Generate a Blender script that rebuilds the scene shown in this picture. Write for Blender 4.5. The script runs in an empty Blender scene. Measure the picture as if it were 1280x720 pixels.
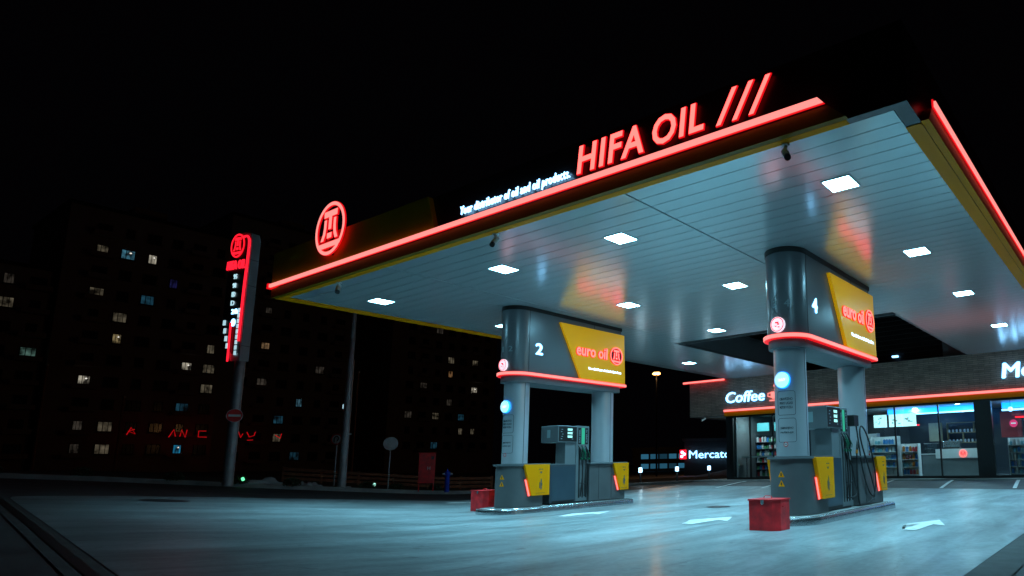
import bpy, bmesh, math, random
from mathutils import Vector, Matrix
random.seed(7)
PI = math.pi
scene = bpy.context.scene
col = scene.collection

# ------------------------------------------------------------------ camera
cam_d = bpy.data.cameras.new('camera')
cam = bpy.data.objects.new('camera', cam_d)
col.objects.link(cam)
scene.camera = cam
cam_d.sensor_width = 36.0
cam_d.lens = 22.615
cam_d.shift_x = -0.22625
cam_d.shift_y = 0.0677
cam_d.clip_start = 0.05
cam_d.clip_end = 3000
_y, _p, _r = .5473, .1619, -.0227
_f = Vector((-math.sin(_y) * math.cos(_p), math.cos(_y) * math.cos(_p), math.sin(_p)))
_rt = Vector((math.cos(_y), math.sin(_y), 0))
_up = _rt.cross(_f)
_r2 = math.cos(_r) * _rt + math.sin(_r) * _up
_u2 = -math.sin(_r) * _rt + math.cos(_r) * _up
cam.matrix_world = Matrix(((_r2.x, _u2.x, -_f.x, 0), (_r2.y, _u2.y, -_f.y, 0), (_r2.z, _u2.z, -_f.z, 1.08), (0, 0, 0, 1)))

# ------------------------------------------------------------------ world: night sky
world = bpy.data.worlds.new('World')
scene.world = world
world.use_nodes = True
bg = world.node_tree.nodes['Background']
bg.inputs[0].default_value = (.34, .28, .45, 1)
bg.inputs[1].default_value = .0016
scene.view_settings.view_transform = 'Standard'
scene.view_settings.look = 'None'
scene.view_settings.gamma = 1
scene.view_settings.exposure = 0
scene.render.engine = 'CYCLES'
cy = scene.cycles
cy.use_denoising = True
cy.max_bounces = 7
cy.diffuse_bounces = 3
cy.glossy_bounces = 3
cy.transparent_max_bounces = 10
cy.caustics_reflective = False
cy.caustics_refractive = False
cy.sample_clamp_indirect = 3.0

LAMP_W = 94.0          # watts of one canopy downlight
LAMP_C = (.31, .77, 1.0)

# ------------------------------------------------------------------ materials
MATS = {}
def mat(name, color=(.5, .5, .5), rough=.5, metal=0, emit=None, es=1.0, noise=0, nscale=5, bump=0, bscale=30, coat=0, spec=.5, rvar=0):
    if name in MATS: return MATS[name]
    m = bpy.data.materials.new(name); m.use_nodes = True
    nt = m.node_tree; b = nt.nodes['Principled BSDF']
    b.inputs['Base Color'].default_value = (*color, 1)
    b.inputs['Roughness'].default_value = rough
    b.inputs['Metallic'].default_value = metal
    b.inputs['Specular IOR Level'].default_value = spec
    if coat: b.inputs['Coat Weight'].default_value = coat; b.inputs['Coat Roughness'].default_value = .15
    if emit:
        b.inputs['Emission Color'].default_value = (*emit, 1); b.inputs['Emission Strength'].default_value = es
    if noise or bump or rvar:
        tc = nt.nodes.new('ShaderNodeTexCoord')
        n = nt.nodes.new('ShaderNodeTexNoise'); n.inputs['Scale'].default_value = nscale; n.inputs['Detail'].default_value = 6
        nt.links.new(tc.outputs['Object'], n.inputs['Vector'])
        if noise:
            r = nt.nodes.new('ShaderNodeMapRange'); r.inputs['From Min'].default_value = .3; r.inputs['From Max'].default_value = .7
            r.inputs['To Min'].default_value = 1 - noise; r.inputs['To Max'].default_value = 1 + noise * .6
            nt.links.new(n.outputs['Fac'], r.inputs['Value'])
            mx = nt.nodes.new('ShaderNodeVectorMath'); mx.operation = 'SCALE'; mx.inputs[0].default_value = color
            nt.links.new(r.outputs['Result'], mx.inputs['Scale']); nt.links.new(mx.outputs[0], b.inputs['Base Color'])
        if rvar:
            r2 = nt.nodes.new('ShaderNodeMapRange'); r2.inputs['From Min'].default_value = .3; r2.inputs['From Max'].default_value = .7
            r2.inputs['To Min'].default_value = rough - rvar; r2.inputs['To Max'].default_value = rough + rvar
            nt.links.new(n.outputs['Fac'], r2.inputs['Value']); nt.links.new(r2.outputs['Result'], b.inputs['Roughness'])
        if bump:
            n2 = nt.nodes.new('ShaderNodeTexNoise'); n2.inputs['Scale'].default_value = bscale; n2.inputs['Detail'].default_value = 4
            nt.links.new(tc.outputs['Object'], n2.inputs['Vector'])
            bp = nt.nodes.new('ShaderNodeBump'); bp.inputs['Strength'].default_value = bump; bp.inputs['Distance'].default_value = .02
            nt.links.new(n2.outputs['Fac'], bp.inputs['Height']); nt.links.new(bp.outputs['Normal'], b.inputs['Normal'])
    MATS[name] = m
    return m

def concrete_mat():
    m = bpy.data.materials.new('slab_concrete'); m.use_nodes = True
    nt = m.node_tree; N = nt.nodes; L = nt.links; b = N['Principled BSDF']
    tc = N.new('ShaderNodeTexCoord')
    def noise(scale, det, vec=None, rough=.55, dist=0):
        n = N.new('ShaderNodeTexNoise'); n.inputs['Scale'].default_value = scale; n.inputs['Detail'].default_value = det
        n.inputs['Roughness'].default_value = rough; n.inputs['Distortion'].default_value = dist
        L.new(vec or tc.outputs['Object'], n.inputs['Vector']); return n.outputs['Fac']
    mp = N.new('ShaderNodeMapping'); mp.inputs['Scale'].default_value = (1, .28, 1); mp.inputs['Rotation'].default_value = (0, 0, .5)
    L.new(tc.outputs['Object'], mp.inputs['Vector'])
    def mr(v, a, bb, c, d):
        r = N.new('ShaderNodeMapRange'); r.inputs['From Min'].default_value = a; r.inputs['From Max'].default_value = bb
        r.inputs['To Min'].default_value = c; r.inputs['To Max'].default_value = d; L.new(v, r.inputs['Value']); return r.outputs['Result']
    def mul(a, c):
        x = N.new('ShaderNodeMath'); x.operation = 'MULTIPLY'; L.new(a, x.inputs[0]); L.new(c, x.inputs[1]); return x.outputs[0]
    big = mr(noise(.35, 5, mp.outputs['Vector'], .6, .8), .35, .65, .80, 1.10)
    mid = mr(noise(1.6, 6, mp.outputs['Vector'], .62, 1.2), .36, .66, .66, 1.14)
    fine = mr(noise(14, 6), .3, .7, .82, 1.12)
    # dark oil spots
    sp = N.new('ShaderNodeTexVoronoi'); sp.inputs['Scale'].default_value = 1.5; sp.inputs['Randomness'].default_value = 1
    wv = N.new('ShaderNodeVectorMath'); wv.operation = 'ADD'
    ns = N.new('ShaderNodeTexNoise'); ns.inputs['Scale'].default_value = 9; L.new(tc.outputs['Object'], ns.inputs['Vector'])
    sc = N.new('ShaderNodeVectorMath'); sc.operation = 'SCALE'; sc.inputs['Scale'].default_value = .22; L.new(ns.outputs['Color'], sc.inputs[0])
    L.new(tc.outputs['Object'], wv.inputs[0]); L.new(sc.outputs[0], wv.inputs[1]); L.new(wv.outputs[0], sp.inputs['Vector'])
    spot = mr(sp.outputs['Distance'], .05, .12, .5, 1)
    # thin cracks
    vc = N.new('ShaderNodeTexVoronoi'); vc.feature = 'DISTANCE_TO_EDGE'; vc.inputs['Scale'].default_value = .33
    L.new(wv.outputs[0], vc.inputs['Vector'])
    crack = mr(vc.outputs['Distance'], .0, .006, .72, 1)
    # saw-cut joints every 4.5 m
    sx = N.new('ShaderNodeSeparateXYZ'); L.new(tc.outputs['Object'], sx.inputs[0])
    def joint(o, off):
        a = N.new('ShaderNodeMath'); a.operation = 'ADD'; a.inputs[1].default_value = off; L.new(o, a.inputs[0])
        pp = N.new('ShaderNodeMath'); pp.operation = 'PINGPONG'; pp.inputs[1].default_value = 2.5; L.new(a.outputs[0], pp.inputs[0])
        return mr(pp.outputs[0], 0, .02, .72, 1)
    # worn tyre lanes along the pump islands
    mp2 = N.new('ShaderNodeMapping'); mp2.inputs['Scale'].default_value = (1.5, .10, 1); L.new(tc.outputs['Object'], mp2.inputs['Vector'])
    lane = mr(noise(.8, 4, mp2.outputs['Vector'], .5, .3), .34, .6, .80, 1.04)
    mid = mul(mid, lane)
    f = mul(mul(mul(big, mid), mul(fine, spot)), mul(crack, mul(joint(sx.outputs[0], 1.2), joint(sx.outputs[1], .4))))
    v = N.new('ShaderNodeVectorMath'); v.operation = 'SCALE'; v.inputs[0].default_value = (.31, .355, .365); L.new(f, v.inputs['Scale'])
    L.new(v.outputs[0], b.inputs['Base Color'])
    L.new(mr(noise(1.1, 6, mp.outputs['Vector'], .65, 1.0), .35, .65, .32, .50), b.inputs['Roughness'])
    b.inputs['Coat Weight'].default_value = .07; b.inputs['Coat Roughness'].default_value = .16
    bp = N.new('ShaderNodeBump'); bp.inputs['Strength'].default_value = .18; bp.inputs['Distance'].default_value = .006
    L.new(noise(55, 5), bp.inputs['Height']); L.new(bp.outputs['Normal'], b.inputs['Normal'])
    return m

def brick_mat():
    m = bpy.data.materials.new('store_brick'); m.use_nodes = True
    nt = m.node_tree; N = nt.nodes; L = nt.links; b = N['Principled BSDF']
    tc = N.new('ShaderNodeTexCoord'); sx = N.new('ShaderNodeSeparateXYZ'); L.new(tc.outputs['Object'], sx.inputs[0])
    cx = N.new('ShaderNodeCombineXYZ'); L.new(sx.outputs[0], cx.inputs[0]); L.new(sx.outputs[2], cx.inputs[1])
    br = N.new('ShaderNodeTexBrick'); br.inputs['Scale'].default_value = 1
    br.inputs['Brick Width'].default_value = .42; br.inputs['Row Height'].default_value = .075; br.inputs['Mortar Size'].default_value = .006
    br.inputs['Color1'].default_value = (.66, .44, .35, 1); br.inputs['Color2'].default_value = (.46, .30, .24, 1); br.inputs['Mortar'].default_value = (.16, .13, .12, 1)
    br.inputs['Bias'].default_value = -.1
    L.new(cx.outputs[0], br.inputs['Vector'])
    n = N.new('ShaderNodeTexNoise'); n.inputs['Scale'].default_value = 3; n.inputs['Detail'].default_value = 6; L.new(tc.outputs['Object'], n.inputs['Vector'])
    r = N.new('ShaderNodeMapRange'); r.inputs['To Min'].default_value = .6; r.inputs['To Max'].default_value = 1.4; L.new(n.outputs['Fac'], r.inputs['Value'])
    v = N.new('ShaderNodeVectorMath'); v.operation = 'SCALE'; L.new(br.outputs['Color'], v.inputs[0]); L.new(r.outputs['Result'], v.inputs['Scale'])
    L.new(v.outputs[0], b.inputs['Base Color']); b.inputs['Roughness'].default_value = .8
    bp = N.new('ShaderNodeBump'); bp.inputs['Strength'].default_value = .5; bp.inputs['Distance'].default_value = .01
    L.new(br.outputs['Fac'], bp.inputs['Height']); bp.invert = True; L.new(bp.outputs['Normal'], b.inputs['Normal'])
    return m

def glass_mat(name, tint=(.85, .95, .95), refl=.12):
    m = bpy.data.materials.new(name); m.use_nodes = True
    nt = m.node_tree; N = nt.nodes; L = nt.links
    for n in list(N):
        if n.type == 'BSDF_PRINCIPLED': N.remove(n)
    out = N['Material Output']
    t = N.new('ShaderNodeBsdfTransparent'); t.inputs[0].default_value = (*tint, 1)
    g = N.new('ShaderNodeBsdfGlossy'); g.inputs['Roughness'].default_value = .02
    fr = N.new('ShaderNodeFresnel'); fr.inputs[0].default_value = 1.5
    ad = N.new('ShaderNodeMath'); ad.operation = 'MULTIPLY'; ad.inputs[1].default_value = 1.5; L.new(fr.outputs[0], ad.inputs[0])
    mx = N.new('ShaderNodeMixShader'); L.new(ad.outputs[0], mx.inputs[0]); L.new(t.outputs[0], mx.inputs[1]); L.new(g.outputs[0], mx.inputs[2])
    L.new(mx.outputs[0], out.inputs[0])
    MATS[name] = m; return m

M = dict(
    concrete=concrete_mat(), brick=brick_mat(),
    asphalt=mat('asphalt', (.08, .08, .082), .6, noise=.35, nscale=1.2, bump=.4, bscale=90, rvar=.14),
    edge=mat('edge_concrete', (.08, .08, .078), .7, noise=.3, nscale=4, bump=.3, bscale=60),
    kerb=mat('kerb_stone', (.32, .32, .31), .7, noise=.25, nscale=3, bump=.3, bscale=50),
    verge=mat('verge_soil', (.05, .045, .03), .95, noise=.5, nscale=3, bump=.8, bscale=12),
    paint=mat('road_paint', (.78, .78, .76), .5, noise=.22, nscale=9),
    ceil=mat('ceiling_metal', (.78, .90, .92), .20, metal=.5, noise=.04, nscale=.4),
    backing=mat('ceiling_backing', (.03, .03, .03), .9),
    grey=mat('grey_cladding', (.20, .205, .22), .30, metal=.4, noise=.05, nscale=.8),
    greyd=mat('dark_cladding', (.028, .030, .033), .38, metal=.2, noise=.12, nscale=1.5),
    fascia=mat('fascia_black', (.012, .012, .013), .35, noise=.15, nscale=1),
    base=mat('base_cladding', (.11, .112, .115), .5, metal=.15, noise=.12, nscale=2.5),
    silver=mat('column_silver', (.66, .68, .72), .30, metal=.5, noise=.04, nscale=1),
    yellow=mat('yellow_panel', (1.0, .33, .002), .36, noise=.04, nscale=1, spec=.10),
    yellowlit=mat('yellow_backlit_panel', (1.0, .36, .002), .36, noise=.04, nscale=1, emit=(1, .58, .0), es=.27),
    yband=mat('yellow_band_shaded', (.26, .13, .004), .45, noise=.1, nscale=2, spec=.2),  # trim yellow with the shade under the neon bar mixed into its colour
    yfas=mat('yellow_fascia_dimmed', (.50, .42, .008), .5, noise=.1, nscale=1.5, spec=.2),  # trim yellow darkened in the colour itself, for the dim front face
    totemg=mat('totem_grey_sheet', (.5, .52, .52), .45, metal=.2, noise=.1, nscale=2),
    gunmetal=mat('trim_grey', (.16, .18, .19), .45, metal=.3, noise=.1, nscale=2),
    steel=mat('brushed_steel', (.62, .63, .65), .24, metal=.95, noise=.15, nscale=6, bump=.1, bscale=14),
    pipe=mat('galvanised_pipe', (.42, .42, .43), .5, metal=.5, noise=.15, nscale=5),
    red=mat('red_paint', (.80, .014, .02), .45, noise=.38, nscale=6, bump=.15, bscale=12),
    dred=mat('sign_red', (.8, .02, .02), .5, noise=.1),
    white=mat('white_paint', (.75, .75, .75), .5, noise=.05),
    black=mat('black_plastic', (.012, .012, .012), .45, noise=.1),
    rubber=mat('black_rubber', (.015, .015, .016), .5, noise=.1),
    green=mat('green_plastic', (.005, .14, .07), .4, noise=.05),
    orange=mat('orange_plastic', (.7, .22, .02), .4, noise=.05),
    dispg=mat('dispenser_grey', (.21, .235, .245), .38, metal=.25, noise=.08, nscale=3),
    dispd=mat('dispenser_dark', (.07, .085, .10), .30, metal=.2, noise=.12, nscale=2),
    wood=mat('fence_wood', (.34, .11, .05), .7, noise=.4, nscale=6),
    blue=mat('hydrant_blue', (.01, .06, .6), .4, noise=.15),
    snow=mat('old_snow', (.55, .56, .58), .8, noise=.3, nscale=3, bump=.6, bscale=8),
    leaf=mat('shrub_leaf', (.035, .06, .025), .7, noise=.5, nscale=8),
    bwall=mat('apartment_wall', (.42, .30, .26), .9, noise=.2, nscale=.2),
    bwall2=mat('apartment_wall_pale', (.36, .31, .29), .9, noise=.2, nscale=.2),
    bframe=mat('window_frame', (.10, .09, .09), .7, noise=.1),
    dpane=mat('dark_pane', (.015, .017, .02), .15),
    inkl=mat('sign_ink', (.04, .07, .08), .6),
    glyph=mat('printed_grey', (.35, .42, .45), .5),
    outline=mat('outline_grey', (.16, .19, .2), .5),
    # things that give light
    neon_edge=mat('neon_red_housing', (.3, .0, .0), .5, emit=(1, .006, .012), es=.8),
    neon=mat('neon_pink_core', (.6, .1, .1), .5, emit=(1, .105, .09), es=3.2),
    neonbar=mat('neon_bar_core', (.6, .1, .1), .5, emit=(1, .27, .24), es=1.3),
    neonred=mat('neon_pure_red', (.4, 0, 0), .5, emit=(1, .012, .03), es=1.6),
    neonfar=mat('neon_far_red', (.3, 0, 0), .5, emit=(1, .008, .015), es=.45),
    led=mat('led_white', (.8, .8, .8), .5, emit=(.26, .60, 1), es=3.6),
    leddim=mat('led_white_soft', (.8, .8, .8), .5, emit=(.45, .75, .85), es=.9),
    halo=mat('led_blue_edge', (.1, .2, .3), .5, emit=(.02, .22, .42), es=.45),
    diffuser=mat('lamp_diffuser', (.9, .9, .9), .5, emit=(.30, .78, 1), es=56),
    disc=mat('disc_lit_blue', (.8, .8, .8), .5, emit=(.38, .78, 1), es=1.15),
    discw=mat('disc_lit_white', (.8, .8, .8), .5, emit=(.9, .82, .95), es=1.0),
    screen=mat('display_lit', (.3, .5, .5), .4, emit=(.45, 1, .9), es=.9),
    gled=mat('green_led', (.1, .6, .3), .4, emit=(.01, .5, .22), es=.12),
    amber=mat('amber_lamp', (.8, .5, .2), .5, emit=(1, .55, .16), es=5),
    bluecove=mat('blue_cove_light', (.1, .3, .6), .5, emit=(.004, .22, .85), es=3.2),
    whitecove=mat('white_cove_light', (.8, .9, 1), .5, emit=(.2, .6, 1), es=3.2),
    lightbox=mat('menu_lightbox', (.8, .9, .9), .5, emit=(.45, .85, .85), es=1.15, noise=0),
    glass=glass_mat('shop_glass'),
)

# ------------------------------------------------------------------ mesh helpers
class MB:
    def __init__(s): s.bm = bmesh.new()
    def v(s, p): return s.bm.verts.new(p)
    def face(s, pts):
        try: s.bm.faces.new([s.v(p) for p in pts])
        except ValueError: pass
    def box(s, x0, x1, y0, y1, z0, z1):
        P = [s.v(p) for p in ((x0, y0, z0), (x1, y0, z0), (x1, y1, z0), (x0, y1, z0), (x0, y0, z1), (x1, y0, z1), (x1, y1, z1), (x0, y1, z1))]
        for f in ((3, 2, 1, 0), (4, 5, 6, 7), (0, 1, 5, 4), (1, 2, 6, 5), (2, 3, 7, 6), (3, 0, 4, 7)): s.bm.faces.new([P[i] for i in f])
        return s
    def prism(s, pts, vec):
        vec = Vector(vec); a = [s.v(p) for p in pts]; b = [s.v(Vector(p) + vec) for p in pts]; n = len(a)
        s.bm.faces.new(a[::-1]); s.bm.faces.new(b)
        for i in range(n): s.bm.faces.new((a[i], a[(i + 1) % n], b[(i + 1) % n], b[i]))
        return s
    def tube(s, pts, r, seg=10, cap=True):
        pts = [Vector(p) for p in pts]; rs = r if isinstance(r, (list, tuple)) else [r] * len(pts)
        rings = []; pn = None
        for i, p in enumerate(pts):
            t = (pts[min(i + 1, len(pts) - 1)] - pts[max(i - 1, 0)]).normalized()
            if pn is None:
                ref = Vector((0, 0, 1)) if abs(t.z) < .9 else Vector((1, 0, 0)); n = t.cross(ref).normalized()
            else: n = (pn - t * pn.dot(t)).normalized()
            pn = n; b = t.cross(n)
            rings.append([s.v(p + rs[i] * (math.cos(2 * PI * k / seg) * n + math.sin(2 * PI * k / seg) * b)) for k in range(seg)])
        for A, B in zip(rings, rings[1:]):
            for k in range(seg): s.bm.faces.new((A[k], A[(k + 1) % seg], B[(k + 1) % seg], B[k]))
        if cap: s.bm.faces.new(rings[0][::-1]); s.bm.faces.new(rings[-1])
        return s
    def loop(s, outer, inner, vec):
        # flat band between two closed outlines, given thickness
        vec = Vector(vec); n = len(outer)
        o = [s.v(p) for p in outer]; i_ = [s.v(p) for p in inner]; o2 = [s.v(Vector(p) + vec) for p in outer]; i2 = [s.v(Vector(p) + vec) for p in inner]
        for k in range(n):
            j = (k + 1) % n
            for q in ((o[k], i_[k], i_[j], o[j]), (o2[k], o2[j], i2[j], i2[k]), (o[k], o[j], o2[j], o2[k]), (i_[k], i2[k], i2[j], i_[j])): s.bm.faces.new(q)
        return s
    def build(s, name, m, parent=None, smooth=False, bevel=0, auto=True):
        bmesh.ops.recalc_face_normals(s.bm, faces=s.bm.faces)
        me = bpy.data.meshes.new(name); s.bm.to_mesh(me); s.bm.free()
        me.materials.append(M[m] if isinstance(m, str) else m)
        o = bpy.data.objects.new(name, me); col.objects.link(o)
        if parent: o.parent = parent
        if smooth:
            me.polygons.foreach_set('use_smooth', [True] * len(me.polygons))
            try: me.set_sharp_from_angle(angle=math.radians(40))
            except Exception: pass
        if bevel:
            b = o.modifiers.new('bevel', 'BEVEL'); b.width = bevel; b.segments = 2; b.limit_method = 'ANGLE'
        return o

def tag(o, label=None, cat=None, group=None, kind=None):
    for k, v in (('label', label), ('category', cat), ('group', group), ('kind', kind)):
        if v: o[k] = v
    return o
def thing(name, loc, label, cat, group=None, rz=0):
    o = bpy.data.objects.new(name, None); o.empty_display_size = .2; col.objects.link(o)
    o.location = loc; o.rotation_euler = (0, 0, rz)
    return tag(o, label, cat, group)
def copy_tree(o, parent=None):
    c = o.copy(); col.objects.link(c); c.parent = parent
    for ch in list(o.children): copy_tree(ch, c)
    return c

def text_mesh(s, w, h, bold=.0, shear=0.0, space=1.0):
    """2-D triangles of a line of text, its bounding box fitted to w x h; returns verts, faces"""
    c = bpy.data.curves.new('txt', 'FONT'); c.body = s; c.size = 1; c.offset = bold; c.shear = shear; c.space_character = space
    c.resolution_u = 3
    o = bpy.data.objects.new('txt', c); col.objects.link(o)
    dg = bpy.context.evaluated_depsgraph_get(); dg.update()
    me = bpy.data.meshes.new_from_object(o.evaluated_get(dg))
    vs = [v.co.copy() for v in me.vertices]; fs = [tuple(p.vertices) for p in me.polygons]
    bpy.data.objects.remove(o); bpy.data.curves.remove(c); bpy.data.meshes.remove(me)
    x0 = min(v.x for v in vs); x1 = max(v.x for v in vs); y0 = min(v.y for v in vs); y1 = max(v.y for v in vs)
    return [((v.x - x0) / (x1 - x0) * w, (v.y - y0) / (y1 - y0) * h) for v in vs], fs
def solid(name, uv, fs, place, depth, m, parent=None):
    """give the flat triangles thickness; place(u, v, d) maps to 3-D"""
    bm = bmesh.new()
    A = [bm.verts.new(place(u, v, depth)) for u, v in uv]
    for f in fs:
        try: bm.faces.new([A[i] for i in f])
        except ValueError: pass
    bm.edges.index_update()
    be = [e for e in bm.edges if len(e.link_faces) == 1]
    B = {}
    for e in be:
        for vv in e.verts:
            if vv not in B:
                i = A.index(vv); B[vv] = bm.verts.new(place(uv[i][0], uv[i][1], 0))
    for e in be:
        try: bm.faces.new((e.verts[0], e.verts[1], B[e.verts[1]], B[e.verts[0]]))
        except ValueError: pass
    me = bpy.data.meshes.new(name); bm.to_mesh(me); bm.free(); me.materials.append(M[m])
    o = bpy.data.objects.new(name, me); col.objects.link(o)
    if parent: o.parent = parent
    return o
def flat(org, u, v):
    org, u, v = Vector(org), Vector(u), Vector(v); n = u.cross(v).normalized()
    return lambda a, b, d: org + u * a + v * b + n * d
def wrap(cx, cy_, R, ang0, z0):
    """place on an upright cylinder; u is arc length, angle measured from -y towards +x"""
    def f(a, b, d):
        t = ang0 + a / R
        return Vector((cx + (R + d) * math.sin(t), cy_ - (R + d) * math.cos(t), z0 + b))
    return f
def text(name, s, w, h, place, m, parent=None, depth=.02, bold=0, shear=0, space=1.0):
    uv, fs = text_mesh(s, w, h, 0, shear, space)
    if not bold: return solid(name, uv, fs, place, depth, m, parent)
    # heavier stroke: the same outline set a little aside four times, each a hair deeper
    b = bold * h; n = len(uv); U = []; F = []; D = []
    for q, (dx, dy) in enumerate(((-b, 0), (b, 0), (0, b * .7), (0, -b * .7))):
        U += [(a + dx, c + dy) for a, c in uv]; F += [tuple(i + q * n for i in f) for f in fs]; D += [q] * n
    bm = bmesh.new(); A = [bm.verts.new(place(a, c, depth + D[i] * .0006)) for i, (a, c) in enumerate(U)]
    for f in F:
        try: bm.faces.new([A[i] for i in f])
        except ValueError: pass
    idx = {v: i for i, v in enumerate(A)}; Bk = {}
    for e in [e for e in bm.edges if len(e.link_faces) == 1]:
        for v in e.verts:
            if v not in Bk: i = idx[v]; Bk[v] = bm.verts.new(place(U[i][0], U[i][1], -D[i] * .0004))
        try: bm.faces.new((e.verts[0], e.verts[1], Bk[e.verts[1]], Bk[e.verts[0]]))
        except ValueError: pass
    me = bpy.data.meshes.new(name); bm.to_mesh(me); bm.free(); me.materials.append(M[m])
    o = bpy.data.objects.new(name, me); col.objects.link(o)
    if parent: o.parent = parent
    return o
def neon_text(s, w, h, place, parent, depth=.05, shear=.1, pad=.012, b=.02, name='letters', space=1.12):
    depth *= .45
    """lit letters: red translucent can behind, bright core in front"""
    uv, fs = text_mesh(s, w, h, b, shear, space)
    o = solid(name, uv, fs, lambda a, c, d: place(a, c, d + depth), .006, 'neon', parent)
    uv2, fs2 = text_mesh(s, w + 2 * pad, h + 2 * pad, b + pad / h * .8, shear, space)
    solid(name + '_edge', uv2, fs2, lambda a, c, d: place(a - pad, c - pad, d), depth, 'neon_edge', o)
    return o
def logo_shapes(r0=.86, r1=1.0, fat=0):
    P = []
    f = fat
    P.append([(-.44 - f, .46 - f), (.44 + f, .46 - f), (.44 + f, .68 + f), (-.44 - f, .68 + f)])
    P.append([(-.09 - f, -.02 - f), (.09 + f, -.02 - f), (.09 + f, .46), (-.09 - f, .46)])
    P.append([(-.15 - f, -.36 - f), (.15 + f, -.36 - f), (.15 + f, -.17 + f), (-.15 - f, -.17 + f)])
    for s in (-1, 1):
        q = [(s * (.40 + f), .36 + f), (s * (.25 - f), .36 + f), (s * (.25 - f), .05), (s * (.29 - f), -.2), (s * (.40 - f), -.42 - f), (s * (.58 + f), -.42 - f), (s * (.44 + f), -.15), (s * (.40 + f), .08)]
        P.append(q if s > 0 else q[::-1])
    P.append([(-.70 - f, -.72 - f), (.70 + f, -.72 - f), (.70 + f, -.53 + f), (-.70 - f, -.53 + f)])
    return P
def logo(place, R, parent, m='neon', edge='neon_edge', depth=.05, name='emblem'):
    depth *= .5
    res = None
    for fat, mm, dd, lift in ((0, m, .006, depth), (.022, edge, depth, 0)):
        if mm is None: continue
        k = MB(); n = 40
        pl = lambda a, b, d, lift=lift: place(a * R, b * R, d + lift)
        ro, ri = 1.0 + fat * .8, .88 - fat
        out = [pl(ro * math.cos(2 * PI * i / n), ro * math.sin(2 * PI * i / n), 0) for i in range(n)]
        inn = [pl(ri * math.cos(2 * PI * i / n), ri * math.sin(2 * PI * i / n), 0) for i in range(n)]
        vec = pl(0, 0, dd) - pl(0, 0, 0)
        k.loop(out, inn, vec)
        for j, q in enumerate(logo_shapes(fat=fat)): k.prism([pl(a, b, .001 * j * (1 if fat else .3)) for a, b in q], vec)
        o = k.build(name if res is None else name + '_edge', mm, res or parent)
        res = res or o
    return res
def disc(name, place, R, m, parent, depth=.03, n=32):
    k = MB(); k.prism([place(R * math.cos(2 * PI * i / n), R * math.sin(2 * PI * i / n), 0) for i in range(n)], place(0, 0, depth) - place(0, 0, 0))
    return k.build(name, m, parent, smooth=True)
def ring(name, place, R, r, m, parent, depth=.01, n=32):
    k = MB(); C = lambda q: [place(q * math.cos(2 * PI * i / n), q * math.sin(2 * PI * i / n), 0) for i in range(n)]
    k.loop(C(R), C(r), place(0, 0, depth) - place(0, 0, 0)); return k.build(name, m, parent)

def stadium(R, y1, n=24, y0=0.0, cr=.0):
    """plan outline: half circle bulging to -y at y0, straight sides to y1"""
    P = [(R * math.cos(PI + PI * i / n), y0 + R * math.sin(PI + PI * i / n)) for i in range(n + 1)]
    if cr:
        for i in range(7): P.append((R - cr + cr * math.cos(PI / 2 * i / 6), y1 - cr + cr * math.sin(PI / 2 * i / 6)))
        for i in range(7): P.append((-R + cr - cr * math.sin(PI / 2 * i / 6), y1 - cr + cr * math.cos(PI / 2 * i / 6)))
    else: P += [(R, y1), (-R, y1)]
    return P
def slabz(P, z0, z1, k=None):
    k = k or MB(); k.prism([(x, y, z0) for x, y in P], (0, 0, z1 - z0)); return k

# ------------------------------------------------------------------ terrain height
def sstep(a, b, x):
    t = max(0, min(1, (x - a) / (b - a))); return t * t * (3 - 2 * t)
def hz(x, y):
    yy = max(y, 0) if y > -3 else 0
    v = -.0545 * x - .08 * yy + .01
    k = .05
    v = k * math.log1p(math.exp(min(v / k, 40)))
    v = -.12 * math.log(math.exp(-v / .12) + math.exp(-1.3 / .12))
    return v + .25 * sstep(19.5, 25, y) * sstep(-20.5, -17.5, x)

# ================================================================== SETTING
def grid_sheet(name, xs, ys, zf, m):
    bm = bmesh.new(); V = [[bm.verts.new((x, y, zf(x, y))) for x in xs] for y in ys]
    for j in range(len(ys) - 1):
        for i in range(len(xs) - 1): bm.faces.new((V[j][i], V[j][i + 1], V[j + 1][i + 1], V[j + 1][i]))
    me = bpy.data.meshes.new(name); bm.to_mesh(me); bm.free(); me.materials.append(M[m])
    o = bpy.data.objects.new(name, me); col.objects.link(o)
    me.polygons.foreach_set('use_smooth', [True] * len(me.polygons))
    return tag(o, kind='structure')
def frange(a, b, s):
    n = max(1, round((b - a) / s)); return [a + (b - a) * i / n for i in range(n + 1)]
gx = [-900, -500, -300, -200, -130, -100, -80, -65, -50, -40, -34] + frange(-30, 8, .5) + [12, 20, 40, 100, 300, 600]
gy = [-300, -100, -40, -15, -6] + frange(-3, 36, .5) + [40, 48, 60, 80, 110, 160, 300, 600, 1200]
grid_sheet('ground', gx, gy, lambda x, y: hz(x, y), 'asphalt')

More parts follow.
